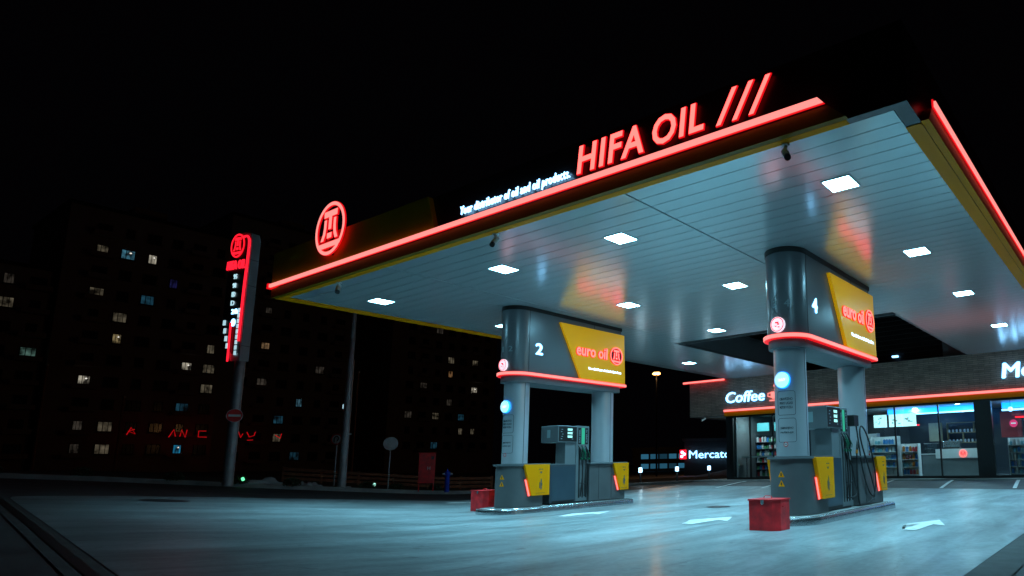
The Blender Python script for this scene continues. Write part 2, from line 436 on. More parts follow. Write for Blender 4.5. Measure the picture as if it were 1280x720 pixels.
def lerp(pts, v):
    for (a, p), (b, q) in zip(pts, pts[1:]):
        if v <= b:
            t = (v - a) / (b - a); return (p[0] + (q[0] - p[0]) * t, p[1] + (q[1] - p[1]) * t)
    return pts[-1][1]
SL = [(0, (-17.6, 3.2)), (.04, (-18.3, 4.0)), (.2, (-19.2, 7.2)), (.5, (-19.7, 13.3)), (.8, (-18.7, 20)), (1, (-17.3, 22.6))]
SR = [(0, (-1.45, 1.3)), (1, (-1.62, 21.2))]
def slab_pt(u, v):
    a = lerp(SL, v); b = lerp(SR, v)
    x = a[0] + (b[0] - a[0]) * u; y = a[1] + (b[1] - a[1]) * u
    fy = lerp([(-17.6, (3.2, 0)), (-15.19, (2.92, 0)), (-12.12, (2.57, 0)), (-10, (2.32, 0)), (-7.85, (2.07, 0)), (-5.86, (1.84, 0)), (-4.1, (1.65, 0)), (-1.45, (1.4, 0))], x)[0] if x < -1.45 else 1.4
    y += (fy - (a[1] + (b[1] - a[1]) * u)) * (1 - v) ** 3 if v < 1 else 0
    return x, y
def drape(name, pts_uv, lift, m):
    bm = bmesh.new(); V = [[bm.verts.new((x, y, hz(x, y) + lift)) for x, y in row] for row in pts_uv]
    for r0, r1 in zip(V, V[1:]):
        for i in range(len(r0) - 1): bm.faces.new((r0[i], r0[i + 1], r1[i + 1], r1[i]))
    bmesh.ops.recalc_face_normals(bm, faces=bm.faces)
    for f in bm.faces:
        if f.normal.z < 0: f.normal_flip()
    me = bpy.data.meshes.new(name); bm.to_mesh(me); bm.free(); me.materials.append(M[m])
    o = bpy.data.objects.new(name, me); col.objects.link(o)
    me.polygons.foreach_set('use_smooth', [True] * len(me.polygons))
    return tag(o, kind='structure')
drape('concrete_forecourt', [[slab_pt(i / 50, j / 60) for i in range(51)] for j in range(61)], .018, 'concrete')
# drain edge round the slab: front and right
front = [slab_pt(i / 50, 0) for i in range(51)]
drape('front_edge_strip', [front, [(x, y - .30) for x, y in front]], .012, 'edge')
drape('front_drain_channel', [[(x, y - .10) for x, y in front], [(x, y - .19) for x, y in front]], .02, 'black')
right = [slab_pt(1, j / 60) for j in range(61)]
drape('right_edge_strip', [right, [(x + .38, y) for x, y in right]], .012, 'edge')

def marking(name, poly, lift=.026):
    bm = bmesh.new(); bm.faces.new([bm.verts.new((x, y, 0)) for x, y in poly])
    bmesh.ops.triangulate(bm, faces=bm.faces)
    bmesh.ops.subdivide_edges(bm, edges=bm.edges, cuts=3, use_grid_fill=True)
    for v in bm.verts: v.co.z = hz(v.co.x, v.co.y) + lift
    for f in bm.faces:
        if f.normal.z < 0: f.normal_flip()
    me = bpy.data.meshes.new(name); bm.to_mesh(me); bm.free(); me.materials.append(M['paint'])
    o = bpy.data.objects.new(name, me); col.objects.link(o); return tag(o, kind='structure')
def arrow(cx, y0, y1, w, hw):
    ym = y1 - (y1 - y0) * .42
    return [(cx - w / 2, y0), (cx + w / 2, y0), (cx + w / 2, ym - .05), (cx + hw, ym - .2), (cx, y1), (cx - hw, ym - .2), (cx - w / 2, ym - .05)]
marking('road_arrow', arrow(-3.12, 9.75, 11.5, .22, .34))
marking('road_arrow', arrow(-7.05, 9.5, 11.0, .24, .42))
marking('road_arrow', arrow(-10.75, 10.0, 11.5, .24, .40))
marking('road_arrow', arrow(-18.0, 12.2, 13.4, .24, .40))
for x in (-14.6, -12.5, -10.3, -8.0, -5.75, -3.5, -1.3): marking('parking_line', [(x - .05, 21.6), (x + .07, 21.6), (x - .22, 24.4), (x - .34, 24.4)], .03)
# manhole cover on the slab far left
for (mx, my, rr) in ((-17.6, 5.4, .42), (-9.0, 13.4, .3)):
    marking('manhole_cover', [(mx + rr * math.cos(a * PI / 10), my + rr * math.sin(a * PI / 10)) for a in range(20)], .03).data.materials[0] = M['greyd']

# kerb and verge round the forecourt
KP = [(-29.5, -4), (-27.9, 4.0), (-26.8, 8.1), (-25.4, 12.1), (-24.8, 16.9), (-24.3, 20.5), (-22.7, 26), (-21.5, 31), (-20.3, 34.5), (-18.9, 36.5)]
def dense(P, n=6):
    out = []
    for i in range(len(P) - 1):
        p0 = Vector(P[max(i - 1, 0)]); p1 = Vector(P[i]); p2 = Vector(P[i + 1]); p3 = Vector(P[min(i + 2, len(P) - 1)])
        for k in range(n):
            t = k / n; out.append(.5 * ((2 * p1) + (p2 - p0) * t + (2 * p0 - 5 * p1 + 4 * p2 - p3) * t * t + (3 * p1 - p0 - 3 * p2 + p3) * t ** 3))
    out.append(Vector(P[-1])); return [(p.x, p.y) for p in out]
KD = dense(KP)
def offs(P, d):
    out = []
    for i, p in enumerate(P):
        a = Vector(P[max(i - 1, 0)]); b = Vector(P[min(i + 1, len(P) - 1)]); t = (b - a).normalized(); out.append((p[0] - t.y * d, p[1] + t.x * d))
    return out
K2 = offs(KD, .18)
bm = bmesh.new()
prev = None
for (a, b) in zip(KD, K2):
    za = hz(*a); zb = hz(*b)
    q = [bm.verts.new((a[0], a[1], za - .05)), bm.verts.new((a[0], a[1], za + .14)), bm.verts.new((b[0], b[1], zb + .15)), bm.verts.new((b[0], b[1], zb - .05))]
    if prev:
        for i in range(3): bm.faces.new((prev[i], q[i], q[i + 1], prev[i + 1]))
    prev = q
bmesh.ops.recalc_face_normals(bm, faces=bm.faces)
me = bpy.data.meshes.new('kerb'); bm.to_mesh(me); bm.free(); me.materials.append(M['kerb'])
kerb = bpy.data.objects.new('kerb', me); col.objects.link(kerb); tag(kerb, kind='structure')
rows = [K2, offs(KD, 1.0), offs(KD, 2.5), offs(KD, 5), offs(KD, 9)]
drape('grass_verge', rows, .12, 'verge')

# dark hillside behind the lamps, right of the pumps
grid_sheet('hillside', frange(-60, -8, 2), frange(38, 90, 2), lambda x, y: hz(x, y) - .2 + 5.0 * sstep(40, 58, y - .5 * (x + 40) * .3) * sstep(-38, -22, x), 'verge')

# ================================================================== STORE
SY = 25.66
store = thing('petrol_station_shop', (-6, SY, .28), 'low glass fronted brick shop under the back of the canopy', 'shop')
def S(name, k, m, parent=store, **kw):
    o = k.build(name, m, parent, **kw)
    if parent is store: o.location = (6, -SY, -.28)
    return o
X1 = 7.0
# step / pavement
stp = MB(); stp.box(-18.0, X1, 24.75, 32, 0, .30); o = stp.build('shop_pavement', 'kerb'); tag(o, kind='structure')
# brick fascia
k = MB(); k.box(-18.72, X1, SY - .12, SY + .2, 3.56, 5.03); k.box(-18.72, -18.5, SY + .2, 32, 3.56, 5.03); k.box(-18.72, -16.72, SY - .12, SY + .2, 3.30, 3.56); k.box(-18.72, -18.5, SY + .2, 32, 3.3, 3.56)
S('brick_fascia', k, 'brick')
k = MB(); k.box(-18.5, -16.72, SY + .2, 32, 3.36, 3.42); S('porch_soffit', k, 'white')
k = MB(); k.box(-16.72, X1, SY - .14, SY + .15, 3.25, 3.45); S('yellow_band', k, 'yellow')
k = MB(); k.box(-16.72, X1, SY - .17, SY - .12, 3.45, 3.56); nb = S('neon_strip', k, 'neon_edge')
k = MB(); k.box(-16.70, X1, SY - .20, SY - .172, 3.458, 3.552); c = k.build('neon_core', 'neonbar', nb)
k = MB(); k.box(-19.0, -16.55, SY - .3, SY - .22, 4.93, 5.04); nb2 = S('neon_strip', k, 'neon_edge')
k = MB(); k.box(-18.98, -16.55, SY - .326, SY - .302, 4.945, 5.025); k.build('neon_core', 'neonbar', nb2)
# walls and roof
k = MB(); k.box(-16.72, X1, 31.8, 32, .28, 5.0); S('back_wall', k, 'dispd')
k = MB(); k.box(-16.72, -16.5, SY + .02, 31.8, .28, 3.3); S('side_wall', k, 'greyd')
k = MB(); k.box(-18.5, X1, SY + .2, 32, 5.03, 5.1); S('roof', k, 'greyd')
k = MB(); k.box(-16.5, X1, SY + .2, 31.8, 3.34, 3.4); S('shop_ceiling', k, 'white')
k = MB(); k.box(-16.5, X1, SY + .1, 31.8, .30, .315); S('shop_floor', k, 'edge')
# raised back wall seen through the canopy opening
k = MB(); k.box(-6.75, X1, 27.2, 27.5, 5.1, 8.2); S('parapet_wall', k, 'ceil')
k = MB(); k.box(-16.5, -6.75, 27.25, 27.5, 5.1, 8.2)
for i in range(14): k.box(-16.5, -6.76, 27.17, 27.25, 5.2 + i * .21, 5.3 + i * .21)
S('louvre_wall', k, 'fascia')
# glazing: frame, mullions, panes
mull = [-16.42, -15.4, -14.2, -12.2, -10.3, -8.5, -6.73, -5.3, -4.72, -1.8, 1.2, 4.2, 6.9]
for i, x in enumerate(mull):
    w = .2 if i == 0 else (.30 if x == -5.3 else .05)
    k = MB()
    if x == -5.3: k.box(-5.36, -4.74, SY, SY + .25, .3, 3.25); S('pier', k, 'fascia'); continue
    if x == -4.72: continue
    k.box(x - w / 2, x + w / 2, SY, SY + .09, .3, 3.25); S('mullion', k, 'black')
k = MB(); k.box(-16.5, -5.36, SY + .005, SY + .085, .3, .40); k.box(-16.5, -5.36, SY + .005, SY + .085, 3.17, 3.25); k.box(-4.74, X1, SY + .005, SY + .085, .3, .40); k.box(-4.74, X1, SY + .005, SY + .085, 3.17, 3.25); S('window_frame', k, 'black')
pan = [(-16.32, -15.43), (-15.37, -14.23), (-14.17, -12.23), (-12.17, -10.33), (-10.27, -8.53), (-8.47, -6.76), (-6.7, -5.36), (-4.74, -1.83), (-1.77, 1.17), (1.23, 4.17), (4.23, 6.87)]
for a, b in pan:
    k = MB(); k.face([(a, SY + .045, .4), (b, SY + .045, .4), (b, SY + .045, 3.17), (a, SY + .045, 3.17)]); S('window_pane', k, 'glass')
# small black grille + white light on the louvre wall
k = MB(); k.box(-8.9, -8.65, 27.02, 27.17, 5.45, 5.52); wl = S('wall_light', k, 'led')

# shop signs
sg = thing('coffee_sign', (-16.57, SY - .12, 3.86), 'white lit word Coffee on the brick above the shop entrance', 'sign')
text('letters', 'Coffee', 2.1, .50, flat((0, -.03, 0), (1, 0, 0), (0, 0, 1)), 'led', sg, .04, .015, .15)
text('letters_edge', 'Coffee', 2.16, .56, flat((-.03, 0, -.03), (1, 0, 0), (0, 0, 1)), 'halo', sg, .03, .035, .15)
cup = thing('coffee_cup_sign', (-13.95, SY - .12, 3.8), 'red neon coffee cup with steam beside the word Coffee', 'sign')
k = MB(); pl = flat((0, -.02, 0), (1, 0, 0), (0, 0, 1))
k.prism([pl(a, b, 0) for a, b in ((-.18, .42), (.22, .42), (.20, .2), (.12, .1), (-.1, .1), (-.18, .2))], (0, -.05, 0)); k.box(-.26, .3, -.07, -.02, 0, .05)
k.build('cup', 'neonbar', cup)
k = MB(); k.tube([(-.18, -.05, .38), (-.34, -.05, .36), (-.34, -.05, .22), (-.16, -.05, .18)], .022, 8); k.build('cup_handle', 'neonbar', cup)
k = MB(); k.tube([(0, -.05, .5), (.06, -.05, .58), (-.02, -.05, .68), (.05, -.05, .8)], .025, 8); k.build('steam', 'neonbar', cup)
ms = thing('shop_sign', (-4.2, SY - .12, 3.98), 'white lit shop letters beginning with M at the right end of the brick band', 'sign')
text('letters', 'Me', 1.05, .55, flat((0, -.03, 0), (1, 0, 0), (0, 0, 1)), 'led', ms, .04, .045, .12)
text('letters_edge', 'Me', 1.11, .61, flat((-.03, 0, -.03), (1, 0, 0), (0, 0, 1)), 'halo', ms, .03, .06, .12)

# entry downlights under the porch and in the shop
def downlight(loc, label, watt, group, sz=.12, m='diffuser', colr=(.75, .95, 1)):
    t = thing('ceiling_light', loc, label, 'light', group)
    k = MB(); k.loop([(sz * 1.25 * math.cos(a * PI / 8), sz * 1.25 * math.sin(a * PI / 8), -.02) for a in range(16)], [(sz * math.cos(a * PI / 8), sz * math.sin(a * PI / 8), -.02) for a in range(16)], (0, 0, .02)); k.build('frame', 'white', t)
    k = MB(); k.prism([(sz * math.cos(a * PI / 8), sz * math.sin(a * PI / 8), -.012) for a in range(16)], (0, 0, .01)); k.build('diffuser', m, t)
    if watt:
        ld = bpy.data.lights.new('lamp', 'AREA'); ld.shape = 'DISK'; ld.size = sz * 2; ld.energy = watt; ld.color = colr
        lo = bpy.data.objects.new('lamp', ld); col.objects.link(lo); lo.parent = t; lo.location = (0, 0, -.04)
    return t
downlight((-17.4, 26.1, 3.36), 'round downlight under the brick porch at the left end of the shop', 12, 'round downlights of the shop')
downlight((-15.5, 26.45, 3.34), 'round downlight inside the shop behind the coffee entrance', 30, 'round downlights of the shop')
for q in ((-12.5, 28.3), (-9.2, 26.8), (-8.6, 28.9), (-6.5, 28.0), (-3.6, 27.8), (-.5, 28.2), (-6.1, 27.3)):
    downlight((*q, 3.34), 'round downlight recessed in the white shop ceiling', 30, 'round downlights of the shop', .11, 'diffuser', (.5, .88, 1))

# shop interior -----------------------------------------------------
def simple(name, k, m, label, cat, group=None, **kw):
    return tag(k.build(name, m, **kw), label, cat, group)
k = MB(); k.box(-9.9, -5.9, 28.95, 29.1, 3.10, 3.32); t = simple('cove_light', k, 'bluecove', 'blue lit ceiling cove running behind the shop window left of the dark pier', 'light')
k = MB(); k.box(-9.3, -5.9, 28.86, 28.94, 3.04, 3.10); k.build('light_edge', 'whitecove', t)
k = MB(); k.box(-4.9, 2, 28.95, 29.1, 3.10, 3.32); t = simple('cove_light', k, 'bluecove', 'blue lit ceiling cove behind the rightmost shop window', 'light')
k = MB(); k.box(-4.9, 2, 28.86, 28.94, 2.98, 3.06); k.build('light_edge', 'whitecove', t)
k = MB(); k.box(-9.25, -8.45, 28.9, 28.95, 2.54, 2.60); simple('neon_tube', k, 'neonred', 'short red neon line on the shop wall right of the lit menu boards', 'light')
k = MB(); k.box(-4.4, -2.5, 28.9, 28.95, 2.66, 2.73); simple('neon_tube', k, 'neonred', 'red neon line seen in the rightmost shop window', 'light')
for i, x in enumerate((-10.32, -9.6, -8.98)):
    t = thing('menu_board', (x, 28.2, 2.5), ('lit white menu board nearest the pump column, left of its row', 'lit white menu board in the middle of its row', 'lit white menu board at the right end of its row')[i], 'lightbox', 'lit menu boards in the shop')
    k = MB(); k.box(0, .60, 0, .05, 0, .56); k.build('panel', 'lightbox', t)
    k = MB()
    for q in range(5):
        a = random.uniform(.08, .42); b = random.uniform(.1, .4); k.box(a, a + random.uniform(.05, .13), -.006, -.002, b, b + random.uniform(.04, .1))
    k.build('picture', mat('menu_print', (.35, .45, .42), .6, emit=(.25, .4, .42), es=.4), t)
def shelving(loc, w, h, n, label, d=.4, body='white'):
    t = thing('display_shelf', loc, label, 'shelf')
    k = MB(); k.box(0, .03, 0, d, 0, h); k.box(w - .03, w, 0, d, 0, h); k.build('side_panel', body, t)
    k = MB(); k.box(.03, w - .03, d - .03, d, 0, h); k.build('back_panel', body, t)
    for i in range(n):
        k = MB(); z = .08 + (h - .12) * i / n; k.box(.03, w - .03, .01, d - .03, z, z + .025); k.build('shelf', body, t)
    return t
PC = [mat('pack_blue', (.03, .2, .5), .4), mat('pack_cyan', (.2, .5, .6), .4), mat('pack_white', (.6, .62, .62), .4), mat('pack_red', (.5, .04, .05), .4), mat('pack_orange', (.65, .2, .03), .4), mat('pack_green', (.08, .3, .14), .4)]
PM = []
for i, pm in enumerate(PC):
    k = MB(); hh = (.22, .16, .26, .2, .24, .15)[i]; k.box(-.05, .05, -.04, .04, 0, hh * .86); k.box(-.02 - .015 * (i % 2), .02 + .015 * (i % 2), -.02, .02, hh * .86, hh)
    PM.append(k)
PMe = []
for i, k in enumerate(PM):
    o = k.build('product_pack', PC[i]); PMe.append(o.data); bpy.data.objects.remove(o)
NM = ['blue', 'pale cyan', 'white', 'red', 'orange', 'green']
def stock(loc, w, h, n, cols, where, group):
    for i in range(n):
        z = .08 + (h - .12) * i / n + .025
        x = .10
        while x < w - .08:
            c = random.choice(cols)
            o = bpy.data.objects.new('product_pack', PMe[c]); col.objects.link(o)
            o.location = (loc[0] + x, loc[1] + .12, loc[2] + z); o.scale = (1, 1, min(1, (h / n - .05) / .26))
            tag(o, NM[c] + ' pack standing on ' + where, 'pack', group); x += random.uniform(.115, .15)
shelving((-10.25, 27.4, .315), 1.25, 1.75, 5, 'tall white shelf of blue and white packs below the menu boards'); stock((-10.25, 27.4, .315), 1.25, 1.75, 5, [0, 1, 2], 'the shelf below the menu boards', 'packs on the shelf below the menu boards')
shelving((-8.85, 27.3, .315), .75, 1.4, 4, 'narrow shelf of red, orange and blue packs beside the shop counter'); stock((-8.85, 27.3, .315), .75, 1.4, 4, [0, 3, 4, 1], 'the narrow shelf beside the counter', 'packs on the narrow shelf beside the counter')
shelving((-15.98, 27.1, .315), 1.9, 2.05, 6, 'long shelf of dim goods at the back of the coffee corner', .5, 'dispd'); stock((-15.98, 27.1, .315), 1.9, 2.05, 6, [0, 2, 3, 5], 'the shelf behind the coffee corner', 'packs on the shelf behind the coffee corner')
shelving((-12.9, 29.6, .315), 2.2, 2.0, 5, 'wide shelf of goods behind the dispenser of pump four'); stock((-12.9, 29.6, .315), 2.2, 2.0, 5, [1, 2, 3, 0], 'the wide shelf behind pump four', 'packs on the wide shelf behind pump four')
shelving((-4.55, 27.5, .315), .8, 1.5, 5, 'leaning rack of magazines in the rightmost shop window'); stock((-4.55, 27.5, .315), .8, 1.5, 5, [1, 2, 0], 'the rack in the rightmost shop window', 'magazines on the rack in the rightmost shop window')
# screens over the coffee corner
for i, (a, b) in enumerate(((-15.9, -15.25), (-14.95, -14.3))):
    k = MB(); k.box(a, b, 27.2, 27.26, 2.55, 2.95); t = simple('wall_screen', k, mat('screen_cyan', (.1, .3, .3), .4, emit=(.03, .42, .5), es=.8), ('left', 'right')[i] + ' cyan screen hanging over the coffee corner', 'screen', 'cyan screens over the coffee corner')
t = thing('window_counter', (-15.4, 26.15, .315), 'pale narrow bar counter along the coffee corner window', 'counter')
k = MB(); k.box(-.75, .95, 0, .35, .98, 1.04); k.build('counter_top', 'white', t)
for x in (-.6, .8): k = MB(); k.box(x - .02, x + .02, .15, .19, 0, .98); k.build('leg', 'steel', t)
k = MB(); k.box(-16.48, -16.28, 25.9, 30, .315, 3.3); simple('partition_wall', k, 'dispg', 'grey green partition beside the coffee corner window', 'wall')
# counter with emblem
t = thing('shop_counter', (-8.2, 28.2, .315), 'grey shop counter with white band and red round emblem', 'counter')
k = MB(); k.box(0, 2.45, 0, .7, 0, .74); k.box(0, .58, 0, .7, .74, .92); k.build('front_panel', 'dispg', t)
k = MB(); k.box(.6, 2.45, -.05, .75, .745, 1.14); k.build('white_band', 'white', t)
k = MB(); k.box(-.04, .58, -.05, .75, .925, .96); k.build('counter_top', 'white', t)
pl = flat((1.75, -.055, .93), (1, 0, 0), (0, 0, 1))
disc('emblem', pl, .16, 'neonred', t, .01)
ring('emblem_rim', lambda a, b, d: pl(a, b, d + .012), .17, .13, 'neonbar', t, .01)
logo(lambda a, b, d: pl(a, b, d + .012), .12, t, 'neonbar', None, .01, 'emblem_mark')
k = MB(); k.box(-8.12, -7.55, 28.3, 28.8, 1.285, 1.70); t = simple('cake_display', k, 'glass', 'small glass display case on the low end of the counter', 'display case')
k = MB(); k.loop([(-8.13, 28.29, 1.70), (-7.54, 28.29, 1.70), (-7.54, 28.81, 1.70), (-8.13, 28.81, 1.70)], [(-8.1, 28.32, 1.70), (-7.57, 28.32, 1.70), (-7.57, 28.78, 1.70), (-8.1, 28.78, 1.70)], (0, 0, .03)); k.box(-8.11, -7.56, 28.31, 28.79, 1.48, 1.49); k.build('frame', 'steel', t)
t = thing('espresso_machine', (-6.95, 28.5, 1.455), 'wide chrome coffee machine on the white counter band', 'coffee machine')
k = MB(); k.box(-.35, .35, -.2, .2, .05, .34); k.build('body', 'steel', t, bevel=.02)
k = MB(); k.box(-.33, .33, -.3, -.2, 0, .06); k.build('drip_tray', 'black', t)
for x in (-.18, .18): k = MB(); k.tube([(x, -.21, .22), (x, -.34, .2)], .02, 8); k.build('brew_handle', 'black', t)
# wood wall shelf with cups
t = thing('wall_shelf', (-7.75, 30.9, 1.75), 'wooden wall shelf with rows of cups and bottles behind the counter', 'shelf')
k = MB(); k.box(0, 1.75, 0, .25, 0, .035); k.box(0, 1.75, 0, .25, .46, .495); k.box(0, 1.75, 0, .25, .92, .955); k.box(0, .035, 0, .25, .036, .92); k.box(1.72, 1.75, 0, .25, .036, .92); k.box(1.2, 1.23, 0, .25, .496, .919); k.box(.7, .73, 0, .25, .036, .459)
k.build('frame', mat('shelf_wood', (.42, .30, .15), .5, noise=.2, nscale=7), t)
cupm = None
for zz, yy in ((.036, 1), (.496, 1)):
    for i in range(10):
        if cupm is None:
            k = MB(); k.tube([(0, 0, 0), (0, 0, .09), (0, 0, .14)], [.035, .05, .03], 10); o = k.build('coffee_cup', 'white'); cupm = o.data; bpy.data.objects.remove(o)
        o = bpy.data.objects.new('coffee_cup', cupm); col.objects.link(o); o.location = (-7.66 + i * .17 + (.02 if i in (4, 7) else 0), 31.0, 1.75 + zz)
        tag(o, 'white cup standing on the ' + ('lower' if zz < .1 else 'upper') + ' board of the wooden wall shelf', 'cup', 'cups on the wooden wall shelf, ' + ('lower' if zz < .1 else 'upper') + ' board')
t = thing('wall_cabinet', (-8.45, 30.4, 1.85), 'pale beige cabinet on the dark wall left of the wooden shelf', 'cabinet')
k = MB(); k.box(0, .55, 0, .3, 0, .85); k.build('body', mat('beige_board', (.5, .42, .26), .5, noise=.1), t); k = MB(); k.box(.44, .46, -.02, 0, .35, .5); k.build('handle', 'steel', t)
k = MB(); k.box(-5.15, -4.3, 29.8, 29.9, 1.9, 3.0); simple('wall_panel', k, mat('panel_dark_red', (.22, .01, .015), .5, noise=.1), 'dark red panel on the wall in the rightmost shop window', 'panel')
t = thing('round_wall_sign', (-4.22, 27.2, 2.36), 'pink lit round sign with a white bar hanging in the rightmost window', 'sign'); pl = flat((0, 0, 0), (1, 0, 0), (0, 0, 1))
disc('disc', pl, .15, mat('pink_lit', (.6, .1, .2), .5, emit=(.9, .05, .22), es=.8), t, .02); k = MB(); k.box(-.09, .09, -.028, -.021, -.02, .03); k.build('bar', 'leddim', t)
t = thing('round_pendant', (-4.35, 27.6, 2.95), 'small white lit ball hanging in the rightmost shop window', 'light')
k = MB(); k.tube([(0, 0, -.09), (0, 0, -.07), (0, 0, 0), (0, 0, .07), (0, 0, .09)], [.02, .07, .1, .07, .02], 14); k.build('globe', 'led', t, smooth=True); k = MB(); k.tube([(0, 0, .09), (0, 0, .39)], .006, 6); k.build('cord', 'black', t)
k = MB(); k.box(-3.6, -2.2, 28.0, 28.6, .315, 1.2); t = simple('promotion_stand', k, 'yellow', 'yellow promotion stand in the rightmost shop window', 'stand')
k = MB(); k.box(-3.65, -2.15, 27.95, 28.65, 1.2, 1.23); k.build('top', 'white', t)

# ================================================================== CANOPY
XL, XR, YF, ZC = -16.45, -1.83, 6.60, 5.0
OX0, OX1, OY0 = -12.76, -5.43, 16.95
can = thing('station_canopy', (-9, 16, 5.0), 'wide flat filling station canopy with white plank ceiling, black fascia and yellow trim', 'canopy')
def Cn(name, k, m, parent=can, **kw):
    o = k.build(name, m, parent, **kw)
    if parent is can: o.location = (9, -16, -5)
    return o
# planks: real boards with gaps
k = MB(); y = YF + .12; pw = .30
secs = [(-16.12, -12.235), (-12.205, -6.085), (-6.055, -2.02)]
while y < SY - .14:
    y2 = min(y + pw - .014, SY - .13)
    for a, b in secs:
        if y2 <= OY0 - .05: k.box(a, b, y, y2, ZC, ZC + .03)
        else:
            yy0 = y
            for p, q in ((a, min(b, OX0 - .05)), (max(a, OX1 + .05), b)):
                if q > p + .05: k.box(p, q, yy0, y2, ZC, ZC + .03)
    y += pw
Cn('ceiling_planks', k, 'ceil')
k = MB(); k.box(XL + .1, XR - .1, YF + .1, OY0, ZC + .04, ZC + .06); k.box(XL + .1, OX0, OY0, SY - .13, ZC + .04, ZC + .06); k.box(OX1, XR - .1, OY0, SY - .13, ZC + .04, ZC + .06)
Cn('ceiling_backing', k, 'backing')
k = MB(); k.box(XL + .1, XR - .1, YF + .1, OY0, 5.85, 5.9); k.box(XL + .1, OX0, OY0, SY - .14, 5.85, 5.9); k.box(OX1, XR - .1, OY0, SY - .14, 5.85, 5.9)
Cn('roof_deck', k, 'fascia')
# black fascia: front, right, left
k = MB(); k.box(XL + .06, XR, YF, YF + .1, ZC + .012, 6.0); k.box(XR - .1, XR, YF + .1, SY - .14, ZC + .012, 6.0); k.box(XL + .06, XL + .1, YF + .1, SY - .14, ZC + .012, 6.0)
Cn('fascia', k, 'fascia')
# grey corner soffit
k = MB(); k.box(-2.60, XR + .002, YF - .002, YF + .115, ZC, ZC + .01); k.box(-2.01, XR + .002, YF + .115, SY - .15, ZC, ZC + .01); Cn('corner_soffit', k, 'gunmetal')
# yellow trims (front face upper left, low band, soffit, right side, left side)
FY = YF - .10
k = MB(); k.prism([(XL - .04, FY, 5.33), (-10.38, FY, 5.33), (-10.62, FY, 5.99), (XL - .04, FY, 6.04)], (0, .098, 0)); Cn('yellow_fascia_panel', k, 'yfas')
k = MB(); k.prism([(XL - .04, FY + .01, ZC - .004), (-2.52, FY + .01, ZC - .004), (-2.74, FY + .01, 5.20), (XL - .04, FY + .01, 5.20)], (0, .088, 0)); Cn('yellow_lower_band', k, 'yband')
k = MB(); k.box(XL - .04, -2.55, FY + .1, YF + .115, ZC - .006, ZC + .008); k.box(XL - .04, XL + .32, YF + .115, 17.0, ZC - .006, ZC + .008); Cn('yellow_soffit', k, 'yellow')
k = MB(); k.box(XL - .04, XL + .058, FY + .1, 17.0, ZC + .01, 6.02); Cn('yellow_side_panel', k, 'yellow')
k = MB(); k.box(XL, XL + .32, 17.0, SY - .14, ZC - .003, ZC + .01); k.box(XL, XL + .06, 17.0, SY - .14, ZC + .011, 5.95); Cn('grey_side_trim', k, 'gunmetal')
RX = XR + .10
k = MB(); k.prism([(XR + .004, 7.2, ZC - .004), (RX, 7.2, ZC - .004), (RX, 7.5, 5.22), (XR + .004, 7.5, 5.22)], (0, .0001, 0)) if 0 else None
k = MB(); k.prism([(XR + .003, 7.12, ZC - .004), (XR + .003, SY - .15, ZC - .004), (XR + .003, SY - .15, 5.22), (XR + .003, 7.3, 5.22)], (.095, 0, 0)); Cn('yellow_side_band', k, 'yellow')
k = MB(); k.box(-2.02, XR, 7.16, SY - .16, ZC - .012, ZC - .002); Cn('yellow_side_soffit', k, 'yellow')
# neon strips on the fascia
k = MB(); k.prism([(XL - .12, FY, 5.218), (-2.76, FY, 5.218), (-2.85, FY, 5.322), (XL - .12, FY, 5.322)], (0, -.012, 0)); ns = Cn('neon_strip', k, 'neon_edge')
k = MB(); k.prism([(XL - .11, FY - .013, 5.236), (-2.78, FY - .013, 5.236), (-2.84, FY - .013, 5.306), (XL - .11, FY - .013, 5.306)], (0, -.035, 0)); k.build('neon_core', 'neonbar', ns)
k = MB(); k.box(XL - .12, XL - .042, FY - .06, 17, 5.21, 5.33); ns = Cn('neon_strip', k, 'neon_edge')
k = MB(); k.box(RX, RX + .02, 7.3, SY + 4, 5.225, 5.33); ns = Cn('neon_strip', k, 'neon_edge')
k = MB(); k.box(RX + .021, RX + .045, 7.32, SY + 4, 5.24, 5.31); k.build('neon_core', 'neonbar', ns)
# opening walls
k = MB()
k.box(OX0 - .05, OX1 + .05, OY0 - .05, OY0, ZC - .01, 5.95); k.box(OX0 - .05, OX0, OY0, SY - .14, ZC - .01, 5.95); k.box(OX1, OX1 + .05, OY0, SY - .14, ZC - .01, 5.95)
Cn('opening_frame', k, 'gunmetal')

# signs on the fascia
LY = YF - .02
hs = thing('brand_sign', (-6.9, YF, 5.44), 'red neon words HIFA OIL with three slashes on the black canopy fascia', 'sign')
pl = flat((0, -.03, 0), (1, 0, 0), (0, 0, 1))
neon_text('HIFA', 1.30, .44, lambda a, b, d: pl(a + .03, b, d), hs, .06, .12, .010, .017)
neon_text('OIL', .87, .42, lambda a, b, d: pl(a + 1.50, b + .02, d), hs, .06, .12, .010, .017)
for i in range(3):
    x = 2.56 + i * .25
    q = [(x + .012, 0), (x + .078, 0), (x + .338, .46), (x + .272, .46)]
    k = MB(); k.prism([pl(a, b, .027) for a, b in q], (0, -.006, 0)); sl = k.build('slash', 'neon', hs)
    k = MB(); k.prism([pl(a, b, 0) for a, b in ((x, -.009), (x + .089, -.009), (x + .352, .469), (x + .262, .469))], (0, -.027, 0)); k.build('slash_edge', 'neon_edge', sl)
ss = thing('slogan_sign', (-9.72, YF, 5.40), 'small white lit slogan on the fascia left of the big red letters', 'sign')
text('letters', 'Your distributor of oil and oil products.', 2.68, .20, flat((0, -.03, 0), (1, 0, 0), (0, 0, 1)), 'led', ss, .02, .006, .12, 1.1)
ls = thing('emblem_sign', (-13.85, FY, 5.45), 'large red neon round emblem at the left end of the yellow fascia', 'sign')
logo(flat((0, -.07, .60), (1, 0, 0), (0, 0, 1)), .57, ls, 'neonbar', depth=.06)
